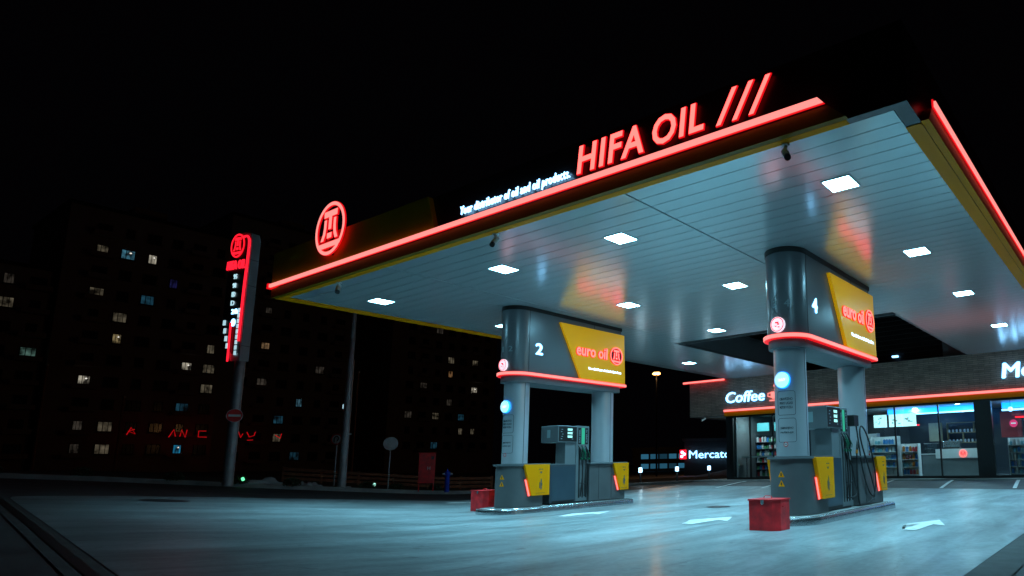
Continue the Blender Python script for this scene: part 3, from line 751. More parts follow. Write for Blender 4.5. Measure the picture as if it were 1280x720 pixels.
k = MB(); k.box(-.03, .03, -.07, 0, .05, .5); k.build('bracket', 'black', ls)

# square canopy downlights
def canopy_light(x, y, label):
    t = thing('canopy_light', (x, y, ZC), label, 'light', 'square lights in the canopy ceiling')
    k = MB(); a = .225; b = .20
    k.loop([(-a, -a, -.012), (a, -a, -.012), (a, a, -.012), (-a, a, -.012)], [(-b, -b, -.012), (b, -b, -.012), (b, b, -.012), (-b, b, -.012)], (0, 0, .011)); k.build('frame', 'white', t)
    k = MB(); k.box(-b, b, -b, b, -.008, -.002); k.build('diffuser', 'diffuser', t)
    ld = bpy.data.lights.new('lamp', 'AREA'); ld.shape = 'SQUARE'; ld.size = .38; ld.energy = LAMP_W; ld.color = LAMP_C; ld.spread = math.radians(100)
    lo = bpy.data.objects.new('lamp', ld); col.objects.link(lo); lo.parent = t; lo.location = (0, 0, -.03)
colname = {-14.85: 'first column from the left', -10.5: 'second column from the left', -7.4: 'third column from the left', -3.3: 'rightmost column'}
rowname = {8.1: 'front row', 11.8: 'second row from the front', 15.7: 'third row from the front', 20.3: 'back row beside the opening', 24.6: 'last row by the shop wall'}
for x, y in ((-14.85, 8.1), (-10.5, 8.1), (-7.4, 8.1), (-3.3, 8.2), (-14.85, 11.6), (-10.5, 11.8), (-7.4, 11.85), (-3.3, 11.9), (-14.85, 15.7), (-10.5, 15.7), (-7.4, 15.7), (-3.3, 15.7), (-14.9, 20.3), (-3.3, 20.3)):
    yy = min(rowname, key=lambda r: abs(r - y)); xx = min(colname, key=lambda r: abs(r - x))
    canopy_light(x, y, f'square ceiling light in the {rowname[yy]}, {colname[xx]}')

# security cameras
def security_camera(x, y, z, label, aim=(.35, -.5, -.5)):
    t = thing('security_camera', (x, y, z), label, 'camera', 'bullet cameras')
    k = MB(); k.tube([(0, 0, 0), (0, 0, -.02)], .055, 14); k.tube([(0, 0, -.02), (0, 0, -.12)], .024, 8); k.build('bracket', 'white', t, smooth=True)
    a = Vector(aim).normalized(); p = Vector((0, 0, -.12))
    k = MB(); k.tube([p - a * .09, p + a * .17], .045, 14); k.build('housing', 'white', t, smooth=True)
    k = MB(); k.tube([p + a * .171, p + a * .21], .043, 14); k.build('lens', 'black', t, smooth=True)
security_camera(-3.42, 6.73, ZC, 'white bullet camera under the canopy edge below the slashes')
security_camera(-8.97, 6.73, ZC, 'white bullet camera under the canopy edge below the slogan')
security_camera(-14.0, 6.73, ZC, 'white bullet camera at the left canopy corner near the round emblem', (.5, -.3, -.5))
security_camera(-18.3, SY + .5, 3.36, 'small bullet camera under the brick porch of the shop', (-.4, -.6, -.4))

# ================================================================== PUMP PORTALS
def portal(x, y, num, a_num, b_num, label):
    t = thing('pump_portal', (x, y, .155), label, 'portal', 'portals over the pump islands')
    Z = -.155
    def B(name, k, m, par=t, **kw):
        o = k.build(name, m, par, **kw)
        if par is t: o.location = (0, 0, Z)
        return o
    # header
    hd = B('header_box', slabz(stadium(.40, 3.27), 3.37, 4.90), 'grey', smooth=True)
    B('header_cap', slabz(stadium(.415, 3.30), 4.90, 4.995), 'black', smooth=True)
    k = MB(); 
    for s in (-1, 1):
        for yj in (0, 2.2):
            k = MB(); k.box(s * .4 - .004, s * .4 + .004, yj - .006, yj + .006, 3.372, 4.898); k.build('joint', 'black', hd)
    ns = B('neon_strip', slabz(stadium(.465, 3.42), 3.275, 3.365), 'neon_edge', smooth=True)
    P = stadium(.478, 3.432); Q = stadium(.4655, 3.4205)
    k = MB(); k.loop([(a, b, 3.288) for a, b in P], [(a, b, 3.288) for a, b in Q], (0, 0, .066)); k.build('neon_core', 'neonbar', ns)
    B('skirt', slabz(stadium(.385, 3.25), 3.12, 3.272), 'gunmetal', smooth=True)
    # columns
    for yy in (0, 2.97):
        k = MB(); k.tube([(0, yy, 1.17), (0, yy, 3.118)], .30, 40); c = B('column', k, 'silver', smooth=True)
        k = MB(); k.box(.296, .304, yy - .004, yy + .004, 1.18, 3.11); k.build('joint', 'greyd', c)
    # lower cabinets with ledges
    B('base_cabinet', slabz(stadium(.42, .52), .16, 1.12), 'base', smooth=True)
    B('ledge', slabz(stadium(.475, .70), 1.122, 1.168), 'gunmetal', smooth=True)
    k = MB(); k.box(-.42, .42, 2.08, 3.46, .16, 1.12); B('base_cabinet', k, 'base', bevel=.02)
    k = MB(); k.box(-.475, .475, 2.06, 3.52, 1.122, 1.168); B('ledge', k, 'gunmetal', bevel=.01)
    k = MB(); k.box(.421, .424, 2.42, 2.43, .2, 1.1); k.box(.421, .424, 2.9, 2.91, .2, 1.1); B('cabinet_joint', k, 'black')
    # yellow panels
    for s in (1, -1):
        k = MB(); k.prism([(s * .405, .92, 4.76), (s * .405, 1.66, 3.372), (s * .405, 3.37, 3.372), (s * .405, 3.33, 4.78)], (s * .075, 0, 0)); up = B('yellow_panel', k, 'yellowlit', bevel=.006)
        for (ya, yb, yc, yd, first) in ((-.10, .66, .66, .12, 1), (2.92, 3.53, 3.53, 3.18, 0)):
            k = MB(); k.prism([(s * .425, ya, 1.145), (s * .425, yb, 1.145), (s * .425, yc, .41), (s * .425, yd, .41)], (s * .075, 0, 0)); lp = B('yellow_panel', k, 'yellow', bevel=.005)
            d = (yd - ya) / (.41 - 1.145)
            y0 = ya + d * (.80 - 1.145) - .012; y1 = yd - .012
            k = MB(); k.prism([(s * .43, y0 - .045, .80), (s * .43, y0, .80), (s * .43, y1, .40), (s * .43, y1 - .045, .40)], (s * .008, 0, 0)); e = B('neon_accent', k, 'neon_edge')
            k = MB(); k.prism([(s * .439, y0 - .038, .792), (s * .439, y0 - .007, .792), (s * .439, y1 - .007, .408), (s * .439, y1 - .038, .408)], (s * .02, 0, 0)); k.build('neon_core', 'neonbar', e)
            if s == 1:
                yc_ = (yb + (ya + yd) / 2) / 2 + .06
                pl = flat((.5015, yc_ - .07, .5), (0, 1, 0), (0, 0, 1)); k = MB()
                for (u0, u1, v0, v1) in ((.0, .05, .52, .535), (.07, .12, .52, .535), (.03, .10, .45, .47), (.05, .08, .43, .45), (.06, .075, .27, .31), (.02, .045, .08, .22), (.055, .09, .05, .28), (.09, .105, .14, .2), (-.08, .2, -.035, -.03)):
                    k.prism([pl(u0, v0, 0), pl(u1, v0, 0), pl(u1, v1, 0), pl(u0, v1, 0)], (.001, 0, 0))
                k.build('pictograms', 'inkl', lp)
    # number and lettering on the lit side
    N_ = thing.__call__ if 0 else None
    text('number', num, .20, .27, flat((.401, .20, 3.84 + Z), (0, 1, 0), (0, 0, 1)), 'led', t, .02, .05)
    text('number_edge', num, .22, .29, flat((.4005, .19, 3.83 + Z), (0, 1, 0), (0, 0, 1)), 'halo', t, .008, .07)
    pl = flat((.481, 1.46, 3.98 + Z), (0, 1, 0), (0, 0, 1))
    neon_text('euro oil', 1.16, .31, pl, t, .05, .05, .009, .022, space=1.0)
    logo(flat((.481, 2.98, 4.13 + Z), (0, 1, 0), (0, 0, 1)), .25, t, depth=.05)
    disc('emblem_back', flat((.481, 2.98, 4.13 + Z), (0, 1, 0), (0, 0, 1)), .225, mat('emblem_dark_red', (.12, .0, .01), .5), t, .012)
    text('slogan', 'Your distributor of oil and oil products.', 1.28, .085, flat((.482, 1.92, 3.62 + Z), (0, 1, 0), (0, 0, 1)), 'led', t, .008, .004, .15)
    # diamond outline with the pump numbers, on the rounded front
    R = .401; w = wrap(0, 0, R, math.radians(10), 3.92 + Z)
    k = MB(); Dm = [(-.25, 0), (0, .30), (.25, 0), (0, -.30)]
    for i in range(4):
        (a, b), (c, d) = Dm[i], Dm[(i + 1) % 4]
        k.tube([w(a + (c - a) * q / 6, b + (d - b) * q / 6, .003) for q in range(7)], .0045, 5)
    k.build('diamond_outline', 'outline', t)
    text('pump_number', a_num, .08, .13, wrap(0, 0, R, math.radians(-16), 3.86 + Z), 'glyph', t, .002, .02)
    text('pump_number', b_num, .10, .13, wrap(0, 0, R, math.radians(17), 3.86 + Z), 'glyph', t, .002, .02)
    # round lit discs
    pl = flat((0, -.40, 3.53 + Z), (1, 0, 0), (0, 0, 1))
    dd = disc('round_sign', pl, .14, 'discw', t, .05)
    ring('sign_rim', lambda a, b, d: pl(a, b, d + .051), .130, .116, 'neonred', dd, .004)
    k = MB()
    for q in ((-.04, .03, .02, .05), (.0, .045, -.01, .015), (-.05, -.01, -.04, -.02), (.01, .05, -.06, -.04)): k.box(q[0], q[1], -.457, -.4515, 3.53 + Z + q[2], 3.53 + Z + q[3])
    k.build('sign_print', 'neonred', dd)
    pl2 = flat((0, -.30, 2.53 + Z), (1, 0, 0), (0, 0, 1))
    dd = disc('round_sign', pl2, .14, 'disc', t, .05); disc('sign_edge', lambda a, b, d: pl2(a, b, d - .002), .152, 'bluecove', dd, .035)
    text('sign_text', '24/7', .15, .05, lambda a, b, d: pl2(a - .075, b - .025, d + .051), 'led', dd, .003, .03)
    # framed notices on the column
    for (z0, z1, lines) in ((1.90, 2.33, ('OBAVEZNO', 'PRVO UGASI', 'MOTOR VOZILA')), (1.42, 1.84, ('ZABRANJENO', 'PUŠENJE'))):
        w = wrap(0, 0, .301, math.radians(8), Z); hw = .175; c = .04; P = []
        for (cx, cz, a0) in ((hw - c, z1 - c, 0), (-hw + c, z1 - c, 90), (-hw + c, z0 + c, 180), (hw - c, z0 + c, 270)):
            for q in range(5):
                a = math.radians(a0 + q * 22.5); P.append((cx + c * math.cos(a), cz + c * math.sin(a)))
        P2 = []
        for (a, b), (c_, d) in zip(P, P[1:] + P[:1]):
            for q in range(4): P2.append((a + (c_ - a) * q / 4, b + (d - b) * q / 4))
        P2.append(P2[0])
        k = MB(); k.tube([w(a, b, .001) for a, b in P2], .004, 5); k.build('notice_frame', 'inkl', t)
        for i, s_ in enumerate(lines):
            zz = (z1 + z0) / 2 + (len(lines) / 2 - i - 1) * .075 + .012
            text('notice_text', s_, .25, .045, wrap(0, 0, .301, math.radians(8) - .125 / .301, zz + Z), 'inkl', t, .0015, .02)
    w = wrap(0, 0, .301, math.radians(4), 1.38 + Z); disc('no_smoking_disc', w, .045, 'white', t, .003); ring('no_smoking_ring', lambda a, b, d: w(a, b, d + .0035), .045, .034, 'dred', t, .002)
    k = MB(); k.prism([w(a, b, .0035) for a, b in ((-.022, -.004), (.022, -.004), (.022, .004), (-.022, .004))], (0, -.002, 0)); k.build('no_smoking_mark', 'black', t)
    for zz in (.86, .70):
        w = wrap(0, 0, .421, math.radians(-4 if x > -8 else 12), zz + Z)
        k = MB(); k.prism([w(a, b, 0) for a, b in ((-.065, -.05), (.065, -.05), (0, .06))], w(0, 0, .004) - w(0, 0, 0)); tr = k.build('warning_triangle', 'yellow', t)
        k = MB(); k.prism([w(a, b, .0045) for a, b in ((-.012, -.03), (.012, -.03), (.012, .02), (-.012, .02))], w(0, 0, .002) - w(0, 0, 0)); k.build('warning_mark', 'black', tr)
    return t
P1 = (-12.94, 10.5); P2_ = (-5.40, 10.5)
portal(*P1, '2', '1', '2', 'dark grey pump portal numbered 2, the farther one on the left')
portal(*P2_, '4', '3', '4', 'dark grey pump portal numbered 4, the nearer one on the right')
for (x, y), lab in ((P1, 'metal edged island kerb under the portal numbered 2'), (P2_, 'metal edged island kerb under the portal numbered 4')):
    t = thing('island_kerb', (x, y, 0), lab, 'kerb', 'pump island kerbs')
    slabz(stadium(.63, 3.55, y0=-.22, n=30), 0, .150).build('concrete_body', 'kerb', t, smooth=True)
    k = MB(); O = stadium(.645, 3.565, y0=-.22, n=30); I = stadium(.632, 3.552, y0=-.22, n=30)
    n_ = len(O); T = stadium(.612, 3.535, y0=-.22, n=30); rings = []
    for P_, z_ in ((O, .0), (O, .09), (stadium(.637, 3.557, y0=-.22, n=30), .13), (T, .157), (stadium(.56, 3.50, y0=-.22, n=30), .158)): rings.append([k.v((a, b, z_)) for a, b in P_])
    for A_, B_ in zip(rings, rings[1:]):
        for i in range(n_): k.bm.faces.new((A_[i], A_[(i + 1) % n_], B_[(i + 1) % n_], B_[i]))
    k.build('metal_edge', 'steel', t, smooth=True)

# ------------------------------------------------------------------ dispensers
def dispenser(x, y, label):
    t = thing('fuel_dispenser', (x, y, .15), label, 'fuel pump', 'fuel dispensers on the islands')
    def B(name, k, m, par=t, **kw): return k.build(name, m, par, **kw)
    B('lower_housing', MB().box(-.36, .36, -.75, .12, .04, .98), 'dispd', bevel=.012)
    B('plinth', MB().box(-.34, .34, -.72, .56, 0, .04), 'black')
    k = MB(); k.box(.361, .364, -.70, .08, .10, .93); B('door_panel', k, mat('door_blue_grey', (.055, .085, .11), .28, metal=.2, noise=.12, nscale=2))
    B('neck', MB().box(-.02, .33, -.24, .12, .98, 1.54), 'dispg', bevel=.01)
    B('neck_ledge', MB().box(-.36, .365, -.76, .13, .981, 1.0), 'dispg')
    hd = B('display_head', MB().box(-.25, .38, -.53, .12, 1.54, 1.965), 'dispg', bevel=.015)
    k = MB(); k.box(.381, .386, -.51, .10, 1.565, 1.94); sc = k.build('display_panel', 'black', hd)
    for i, z in enumerate((1.84, 1.75, 1.66)):
        k = MB(); k.box(.387, .390, -.22, -.06, z, z + .055); k.build('digits', 'screen', sc)
    k = MB()
    for i in range(9):
        k.box(.387, .389, -.45 + .02 * (i % 3) + (.33 if i > 4 else 0), -.40 + .02 * (i % 3) + (.33 if i > 4 else 0), 1.62 + (i % 5) * .06, 1.635 + (i % 5) * .06)
    k.build('small_print', 'glyph', sc)
    k = MB(); k.box(-.02, .09, -.535, -.531, 1.66, 1.86); k.build('side_label', mat('pale_label', (.35, .5, .52), .5), hd)
    # hose column
    hc = B('hose_column', MB().box(-.30, .33, .14, .60, .03, 1.98), 'dispg', bevel=.012)
    for i in range(3):
        yy = .20 + i * .125
        k = MB(); k.box(.331, .335, yy, yy + .105, 1.50, 1.93); gp = k.build('grade_panel', 'gled' if i == 1 else 'black', hc)
        text('grade_name', ('EURO DIESEL', 'EURO DIESEL', 'SUPER 95')[i], .34, .045, flat((.336, yy + .075, 1.545), (0, 0, 1), (0, -1, 0)), 'glyph', gp, .001, .01) if i != 1 else None
        k = MB(); k.box(.331, .334, yy + .03, yy + .075, .12, 1.40); k.build('hose_slot', 'black', hc)
        # nozzle
        yc_ = yy + .05
        k = MB(); k.tube([(.37, yc_ + .035, 1.16), (.40, yc_ + .01, 1.28), (.385, yc_ - .02, 1.36)], [.022, .03, .022], 8); k.tube([(.385, yc_ - .02, 1.36), (.37, yc_ - .05, 1.43), (.34, yc_ - .06, 1.46)], [.016, .012, .010], 8)
        nz = B('nozzle', k, 'green' if i == 1 else 'black', smooth=True)
        k = MB(); k.tube([(.375, yc_ - .045, 1.42), (.352, yc_ - .066, 1.48)], .010, 8); k.build('spout', 'steel', nz)
        k = MB(); k.tube([(.42, yc_ + .03, 1.18), (.445, yc_ + .0, 1.24), (.42, yc_ - .02, 1.32)], .008, 6); k.build('lever', 'green', nz)
        k = MB(); k.box(.355, .405, yc_ + .015, yc_ + .06, 1.10, 1.15); k.build('collar', 'green', nz)
        pts = [(.38, yc_ + .038, 1.12)]
        for q in range(1, 15):
            s_ = q / 14; pts.append((.38 + .03 * math.sin(PI * s_), yc_ + .035 + .02 * math.sin(s_ * 5 + i), 1.12 - .97 * s_))
        k = MB(); k.tube(pts, .0135, 8); B('hose', k, 'rubber', smooth=True)
    k = MB(); k.tube([(.40, .22, .50), (.42, .33, .47), (.42, .45, .50), (.40, .58, .55)], .008, 6); B('hose_tie', k, 'rubber', smooth=True)
    B('grille', MB().box(.366, .369, -.68, .05, .045, .085), 'black')
    return t
dispenser(P1[0], 12.04, 'grey fuel pump with green centre nozzle inside the portal numbered 2')
dispenser(P2_[0], 11.74, 'grey fuel pump with three nozzles inside the portal numbered 4')
# high-flow hose stand beside the nearer dispenser
t = thing('hose_stand', (P2_[0] + .1, 12.55, .15), 'slim grey hose stand with a black hose loop behind the pump of portal 4', 'hose stand')
k = MB(); k.box(-.2, .18, -.14, .02, 0, 1.62); k.build('post', 'dispg', t, bevel=.01)
k = MB(); k.box(.0, .34, -.14, .12, 1.62, 1.84); k.build('hose_box', 'black', t, bevel=.012)
def spline(P, n=8):
    P = [Vector(p) for p in P]; out = []
    for i in range(len(P) - 1):
        p0, p1, p2, p3 = P[max(i - 1, 0)], P[i], P[i + 1], P[min(i + 2, len(P) - 1)]
        for q in range(n):
            s_ = q / n; out.append(.5 * ((2 * p1) + (p2 - p0) * s_ + (2 * p0 - 5 * p1 + 4 * p2 - p3) * s_ ** 2 + (3 * p1 - p0 - 3 * p2 + p3) * s_ ** 3))
    return out + [P[-1]]
k = MB(); k.tube(spline([(.30, .06, 1.62), (.36, .02, 1.2), (.37, .12, .75), (.36, .42, .32), (.38, .66, .20), (.40, .78, .55), (.38, .60, 1.2), (.36, .40, 1.52), (.34, .22, 1.62), (.35, .12, 1.45), (.38, .18, 1.15), (.40, .50, .60), (.38, .72, .22), (.37, .45, .06), (.36, .02, .05), (.36, -.12, .10), (.36, -.16, .5), (.36, -.13, 1.05)]), .017, 8); k.build('hose', 'rubber', t, smooth=True)
k = MB(); k.tube([(.36, -.13, 1.05), (.37, -.10, 1.22), (.36, -.04, 1.32)], [.02, .028, .018], 8); nz = k.build('nozzle', 'black', t, smooth=True)
k = MB(); k.tube([(.36, -.13, 1.06), (.365, -.12, 1.13)], .027, 8); k.build('collar', 'orange', nz, smooth=True)
# second loose hose bundle on the near dispenser
k = MB(); k.tube(spline([(P2_[0] + .40, 12.02, 1.22), (P2_[0] + .48, 12.10, .95), (P2_[0] + .46, 12.26, .65), (P2_[0] + .50, 12.22, .42), (P2_[0] + .47, 12.02, .36), (P2_[0] + .42, 11.92, .36)]), .016, 8); simple('loose_hose', k, 'rubber', 'black hose hanging in a bow from the pump of portal 4', 'hose', smooth=True)

# red sand boxes
def sand_box(x, y, w, d, h, label):
    t = thing('sand_box', (x, y, 0.018), label, 'box', 'red metal sand boxes')
    c = .10
    P = [(-w / 2, -d / 2), (w / 2 - c, -d / 2), (w / 2, -d / 2 + c), (w / 2, d / 2), (-w / 2, d / 2)]
    slabz(P, 0, h).build('body', 'red', t, bevel=.006)
    P = [(-w / 2 - .015, -d / 2 - .015), (w / 2 - c + .01, -d / 2 - .015), (w / 2 + .015, -d / 2 + c - .01), (w / 2 + .015, d / 2 + .015), (-w / 2 - .015, d / 2 + .015)]
    slabz(P, h, h + .025).build('lid', 'red', t, bevel=.005)
    k = MB(); k.tube([(-.09, 0, h + .02), (-.09, 0, h + .05), (-.07, 0, h + .065), (.03, 0, h + .065), (.05, 0, h + .05), (.05, 0, h + .02)], .007, 8); k.build('handle', 'red', t)
    k = MB(); k.box(-.03, .03, -d / 2 - .022, -d / 2 - .016, h - .05, h + .015); k.box(-.018, .018, -d / 2 - .03, -d / 2 - .0225, h - .06, h - .025); k.build('hasp', 'steel', t)
    for s in (-1, 1): k = MB(); k.tube([(s * w / 2, -.05, h * .8), (s * (w / 2 + .025), -.05, h * .8), (s * (w / 2 + .025), .05, h * .8), (s * w / 2, .05, h * .8)], .006, 6); k.build('side_handle', 'red', t)
sand_box(-14.13, 10.62, .56, .42, .50, 'red metal sand box in front of the portal numbered 2')
sand_box(-5.17, 9.16, .52, .40, .46, 'red metal sand box in front of the portal numbered 4')

# ================================================================== LEFT SIDE: TOTEM, LAMPS, SIGNS
# price totem
tz = hz(-25.47, 9.02) + .13
V = Vector
tot = thing('price_totem', (-25.47, 9.02, tz), 'tall grey price totem with red neon edge left of the canopy', 'sign')
# local frame: face direction
ang = math.atan2(9.43, -25.3)       # azimuth of the totem from the camera
vdir = V((math.cos(ang), math.sin(ang), 0))
toc = -vdir
face_n = (Matrix.Rotation(math.radians(-56), 3, 'Z') @ toc)   # sign face looks to the road on the left
u = V((0, 0, 1)).cross(face_n)       # reading direction
Wf = 1.35; Td = .31
def TP(a, b, d=0): return u * (a * .76) + V((0, 0, 1)) * (b - tz) + face_n * (d)
k = MB(); k.tube([TP(Wf * .5 - .22, tz - .1, -Td * .5), TP(Wf * .5 - .22, 4.8, -Td * .5)], .15, 20); k.build('pole', 'pipe', tot, smooth=True)
shape = [(.1, 4.75), (.675, 4.75), (.68, 8.9), (.58, 9.15), (.2, 9.22), (-.62, 9.0), (-.66, 7.0), (-.60, 6.0)]
k = MB(); k.prism([TP(a, b, 0) for a, b in shape], face_n * -Td); k.build('blade', 'totemg', tot, bevel=.02)
k = MB(); k.prism([TP(a, b, .006) for a, b in [(.14, 5.0), (.60, 5.0), (.60, 9.05), (-.55, 8.9), (-.6, 6.0)]], face_n * .004); k.build('face_panel', 'fascia', tot)
k = MB(); k.box(0, 0, 0, 0, 0, 0) if 0 else None
k = MB(); k.tube(spline([TP(.25, 9.02, .05), TP(.50, 9.02, .05), TP(.64, 8.78, .05), TP(.63, 8.0, .05), TP(.60, 7.0, .05), TP(.60, 5.4, .05)], 5), .035, 8); k.build('neon_tube', 'neonred', tot, smooth=True)
k = MB(); k.tube([TP(.02, 6.05, .05), TP(.05, 4.75, .05)], .03, 8); k.build('neon_tube', 'neonred', tot, smooth=True)
logo(lambda a, b, d: TP(-.10 + a, 8.75 + b, .02 + d), .42, tot, 'neonred', 'neon_edge', .04)
text('letters', 'HIFA OIL', 1.12, .30, lambda a, b, d: TP(-.62 + a, 7.92 + b, .02 + d), 'neonred', tot, .04, .02, .1)
for i, z in enumerate((7.58, 7.27, 6.96, 6.66)):
    text('price_figure', ('95', '98', 'ED', 'D')[i], .20, .16, lambda a, b, d: TP(-.15 + a, z + b, .02 + d), 'leddim', tot, .02, .03)
text('price_figure', '24h', .38, .16, lambda a, b, d: TP(-.05 + a, 6.36 + b, .02 + d), 'led', tot, .02, .05)
disc('round_lamp', lambda a, b, d: TP(.12 + a, 6.06 + b, .02 + d), .13, 'led', tot, .02)
for i, (a0, z) in enumerate(((-.5, 6.0), (-.42, 5.72), (-.3, 5.45), (-.18, 5.2))):
    k = MB(); k.prism([TP(a0 + a, z + b, .02) for a, b in ((0, 0), (.14, 0), (.14, .17), (0, .17))], face_n * .02); k.build('service_icon', 'leddim', tot)
for i in range(9):
    z = 4.95 + i * .18; k = MB(); k.prism([TP(.36 + a, z + b, .02) for a, b in ((0, 0), (.12, 0), (.12, .14), (0, .14))], face_n * .02); k.build('service_icon', 'leddim', tot)
# panel joints on the thick side
k = MB()
for z in (5.25, 7.3, 8.2): k.prism([TP(.6775 if z < 8.9 else .6, z, -.02), TP(.6775, z, -Td + .02), TP(.6775, z + .012, -Td + .02), TP(.6775, z + .012, -.02)], u * .006)
k.build('joint', 'black', tot)
def road_sign(x, y, h, r, kind, label, face=None, z=None, pr=.03):
    z0 = (hz(x, y) + .12) if z is None else z
    t = thing('road_sign', (x, y, z0), label, 'sign')
    if z is None: k = MB(); k.tube([(0, 0, 0), (0, 0, h + r * .6)], pr, 10); k.build('post', 'pipe', t, smooth=True)
    d = V((-x, -y, 0)).normalized() if face is None else V(face).normalized(); uu = V((0, 0, 1)).cross(d)
    pl = lambda a, b, dd: uu * a + V((0, 0, 1)) * (h + b) + d * (pr + .005 + dd)
    if kind == 'noentry':
        disc('plate', pl, r, 'dred', t, .01); k = MB(); k.prism([pl(a, b, .012) for a, b in ((-r * .72, -r * .16), (r * .72, -r * .16), (r * .72, r * .16), (-r * .72, r * .16))], d * .003); k.build('bar', 'white', t); ring('rim', lambda a, b, dd: pl(a, b, dd + .0115), r, r * .94, 'white', t, .003)
    elif kind == 'limit':
        disc('plate', pl, r, 'white', t, .01); ring('rim', lambda a, b, dd: pl(a, b, dd + .012), r, r * .80, 'dred', t, .004)
        k = MB(); k.tube(spline([pl(-.02 - .06, -.12, .014), pl(-.08, .05, .014), pl(0, .12, .014), pl(.08, .04, .014), pl(.03, -.06, .014)], 5), .02, 6); k.build('symbol', 'black', t)
    else: disc('plate', pl, r, 'pipe', t, .008)
    return t
px = tot.location + u * (Wf * .5 - .22) * .76 - face_n * Td * .5
road_sign(px.x, px.y, 2.95, .22, 'noentry', 'round red no entry sign strapped to the totem pole', z=0.0, pr=.20).location.z = 0
road_sign(-26.88, 13.33, 1.80, .22, 'limit', 'small round sign with red rim and black symbol left of the lamp post', (.55, -.85, 0))
road_sign(-26.0, 14.96, 1.80, .27, 'back', 'plain grey back of a round sign on a thin post', None)
# lamp post rising behind the canopy edge
lz = hz(-25.87, 13.11) + .1
lp = thing('street_lamp', (-25.87, 13.11, lz), 'tall grey lamp post rising past the left canopy edge', 'lamp post')
k = MB(); k.tube([(0, 0, 0), (0, 0, 4.9)], [.15, .115], 16); k.build('lower_pole', 'pipe', lp, smooth=True)
k = MB(); k.tube([(0, 0, 4.9), (0, 0, 9.2)], [.085, .065], 14); k.build('upper_pole', 'pipe', lp, smooth=True)
k = MB(); k.tube([(0, 0, 0), (0, 0, .05)], .32, 16); k.tube([(0, 0, 2.0), (0, 0, 2.04)], .2, 16); k.build('flange', 'pipe', lp)
k = MB(); k.tube(spline([(0, 0, 9.2), (-.1, .1, 9.7), (-.8, .5, 9.9)]), .05, 8); k.build('arm', 'pipe', lp); k = MB(); k.box(-1.5, -.75, .35, .65, 9.84, 9.96); k.build('lamp_head', 'pipe', lp, bevel=.03)
k = MB(); k.box(-.24, -.15, -.06, .06, 3.0, 3.16); k.build('control_box', 'leddim', lp)
# thin far pole further left with nothing on it
for (x, y, h, lab) in ((-60, 11.6, 7.0, 'thin rusty pole at the far left in front of the flats'), (-60, 15.5, 5.2, 'thin pole in the dark below the red shop letters'), (-48, 24.9, 7.5, 'thin dark pole right behind the lamp post')):
    z = hz(x, y); t = thing('thin_pole', (x, y, z), lab, 'pole'); k = MB(); k.tube([(0, 0, 0), (0, 0, h)], [.09, .06], 8); k.build('shaft', 'wood', t, smooth=True); k = MB(); k.tube([(0, 0, h), (0, 0, h + .1)], .09, 8); k.build('cap', 'pipe', t)
# hydrant cabinet
z = hz(-24.45, 15.6) + .12
t = thing('hydrant_cabinet', (-24.45, 15.6, z), 'red hydrant cabinet on legs with a white letter H', 'cabinet')
d = V((24.45, -15.6, 0)).normalized(); uu = V((0, 0, 1)).cross(d); pc = lambda a, b, dd=0: uu * a + V((0, 0, 1)) * b + d * dd
k = MB(); k.prism([pc(a, b) for a, b in ((-.3, .32), (.3, .32), (.3, 1.50), (-.3, 1.50))], d * -.25); k.build('body', 'red', t, bevel=.01)
k = MB(); k.prism([pc(a, b, .003) for a, b in ((-.27, .36), (.27, .36), (.27, 1.46), (-.27, 1.46))], d * .012); dr = k.build('door', 'red', t)
text('letter', 'H', .10, .13, lambda a, b, dd: pc(a + .02, b + .85, dd + .016), 'white', dr, .002, .02); k = MB(); k.prism([pc(a, b, .017) for a, b in ((.14, 1.26), (.24, 1.26), (.24, 1.38), (.14, 1.38))], d * .004); k.build('lock', 'black', dr)
for s in (-.26, .26): k = MB(); k.tube([pc(s, 0, -.12), pc(s, .32, -.12)], .025, 8); k.build('leg', 'red', t)
k = MB(); k.prism([pc(a, b, .02) for a, b in ((-.33, 1.50), (.33, 1.50), (.33, 1.53), (-.33, 1.53))], d * -.3); k.build('roof', 'red', t)
# blue pillar hydrant
z = hz(-24.05, 16.25) + .12
t = thing('fire_hydrant', (-24.05, 16.25, z), 'slim blue pillar hydrant right of the red cabinet', 'hydrant')
k = MB(); k.tube([(0, 0, 0), (0, 0, .62), (0, 0, .66), (0, 0, .80), (0, 0, .86)], [.09, .085, .11, .11, .03], 14); k.build('body', 'blue', t, smooth=True)
k = MB(); k.tube([pc(-.2, .72), pc(.2, .72)], .045, 10); k.build('outlets', 'pipe', t, smooth=True); k = MB(); k.tube([(0, 0, .86), (0, 0, .95)], .025, 8); k.build('spindle', 'blue', t)
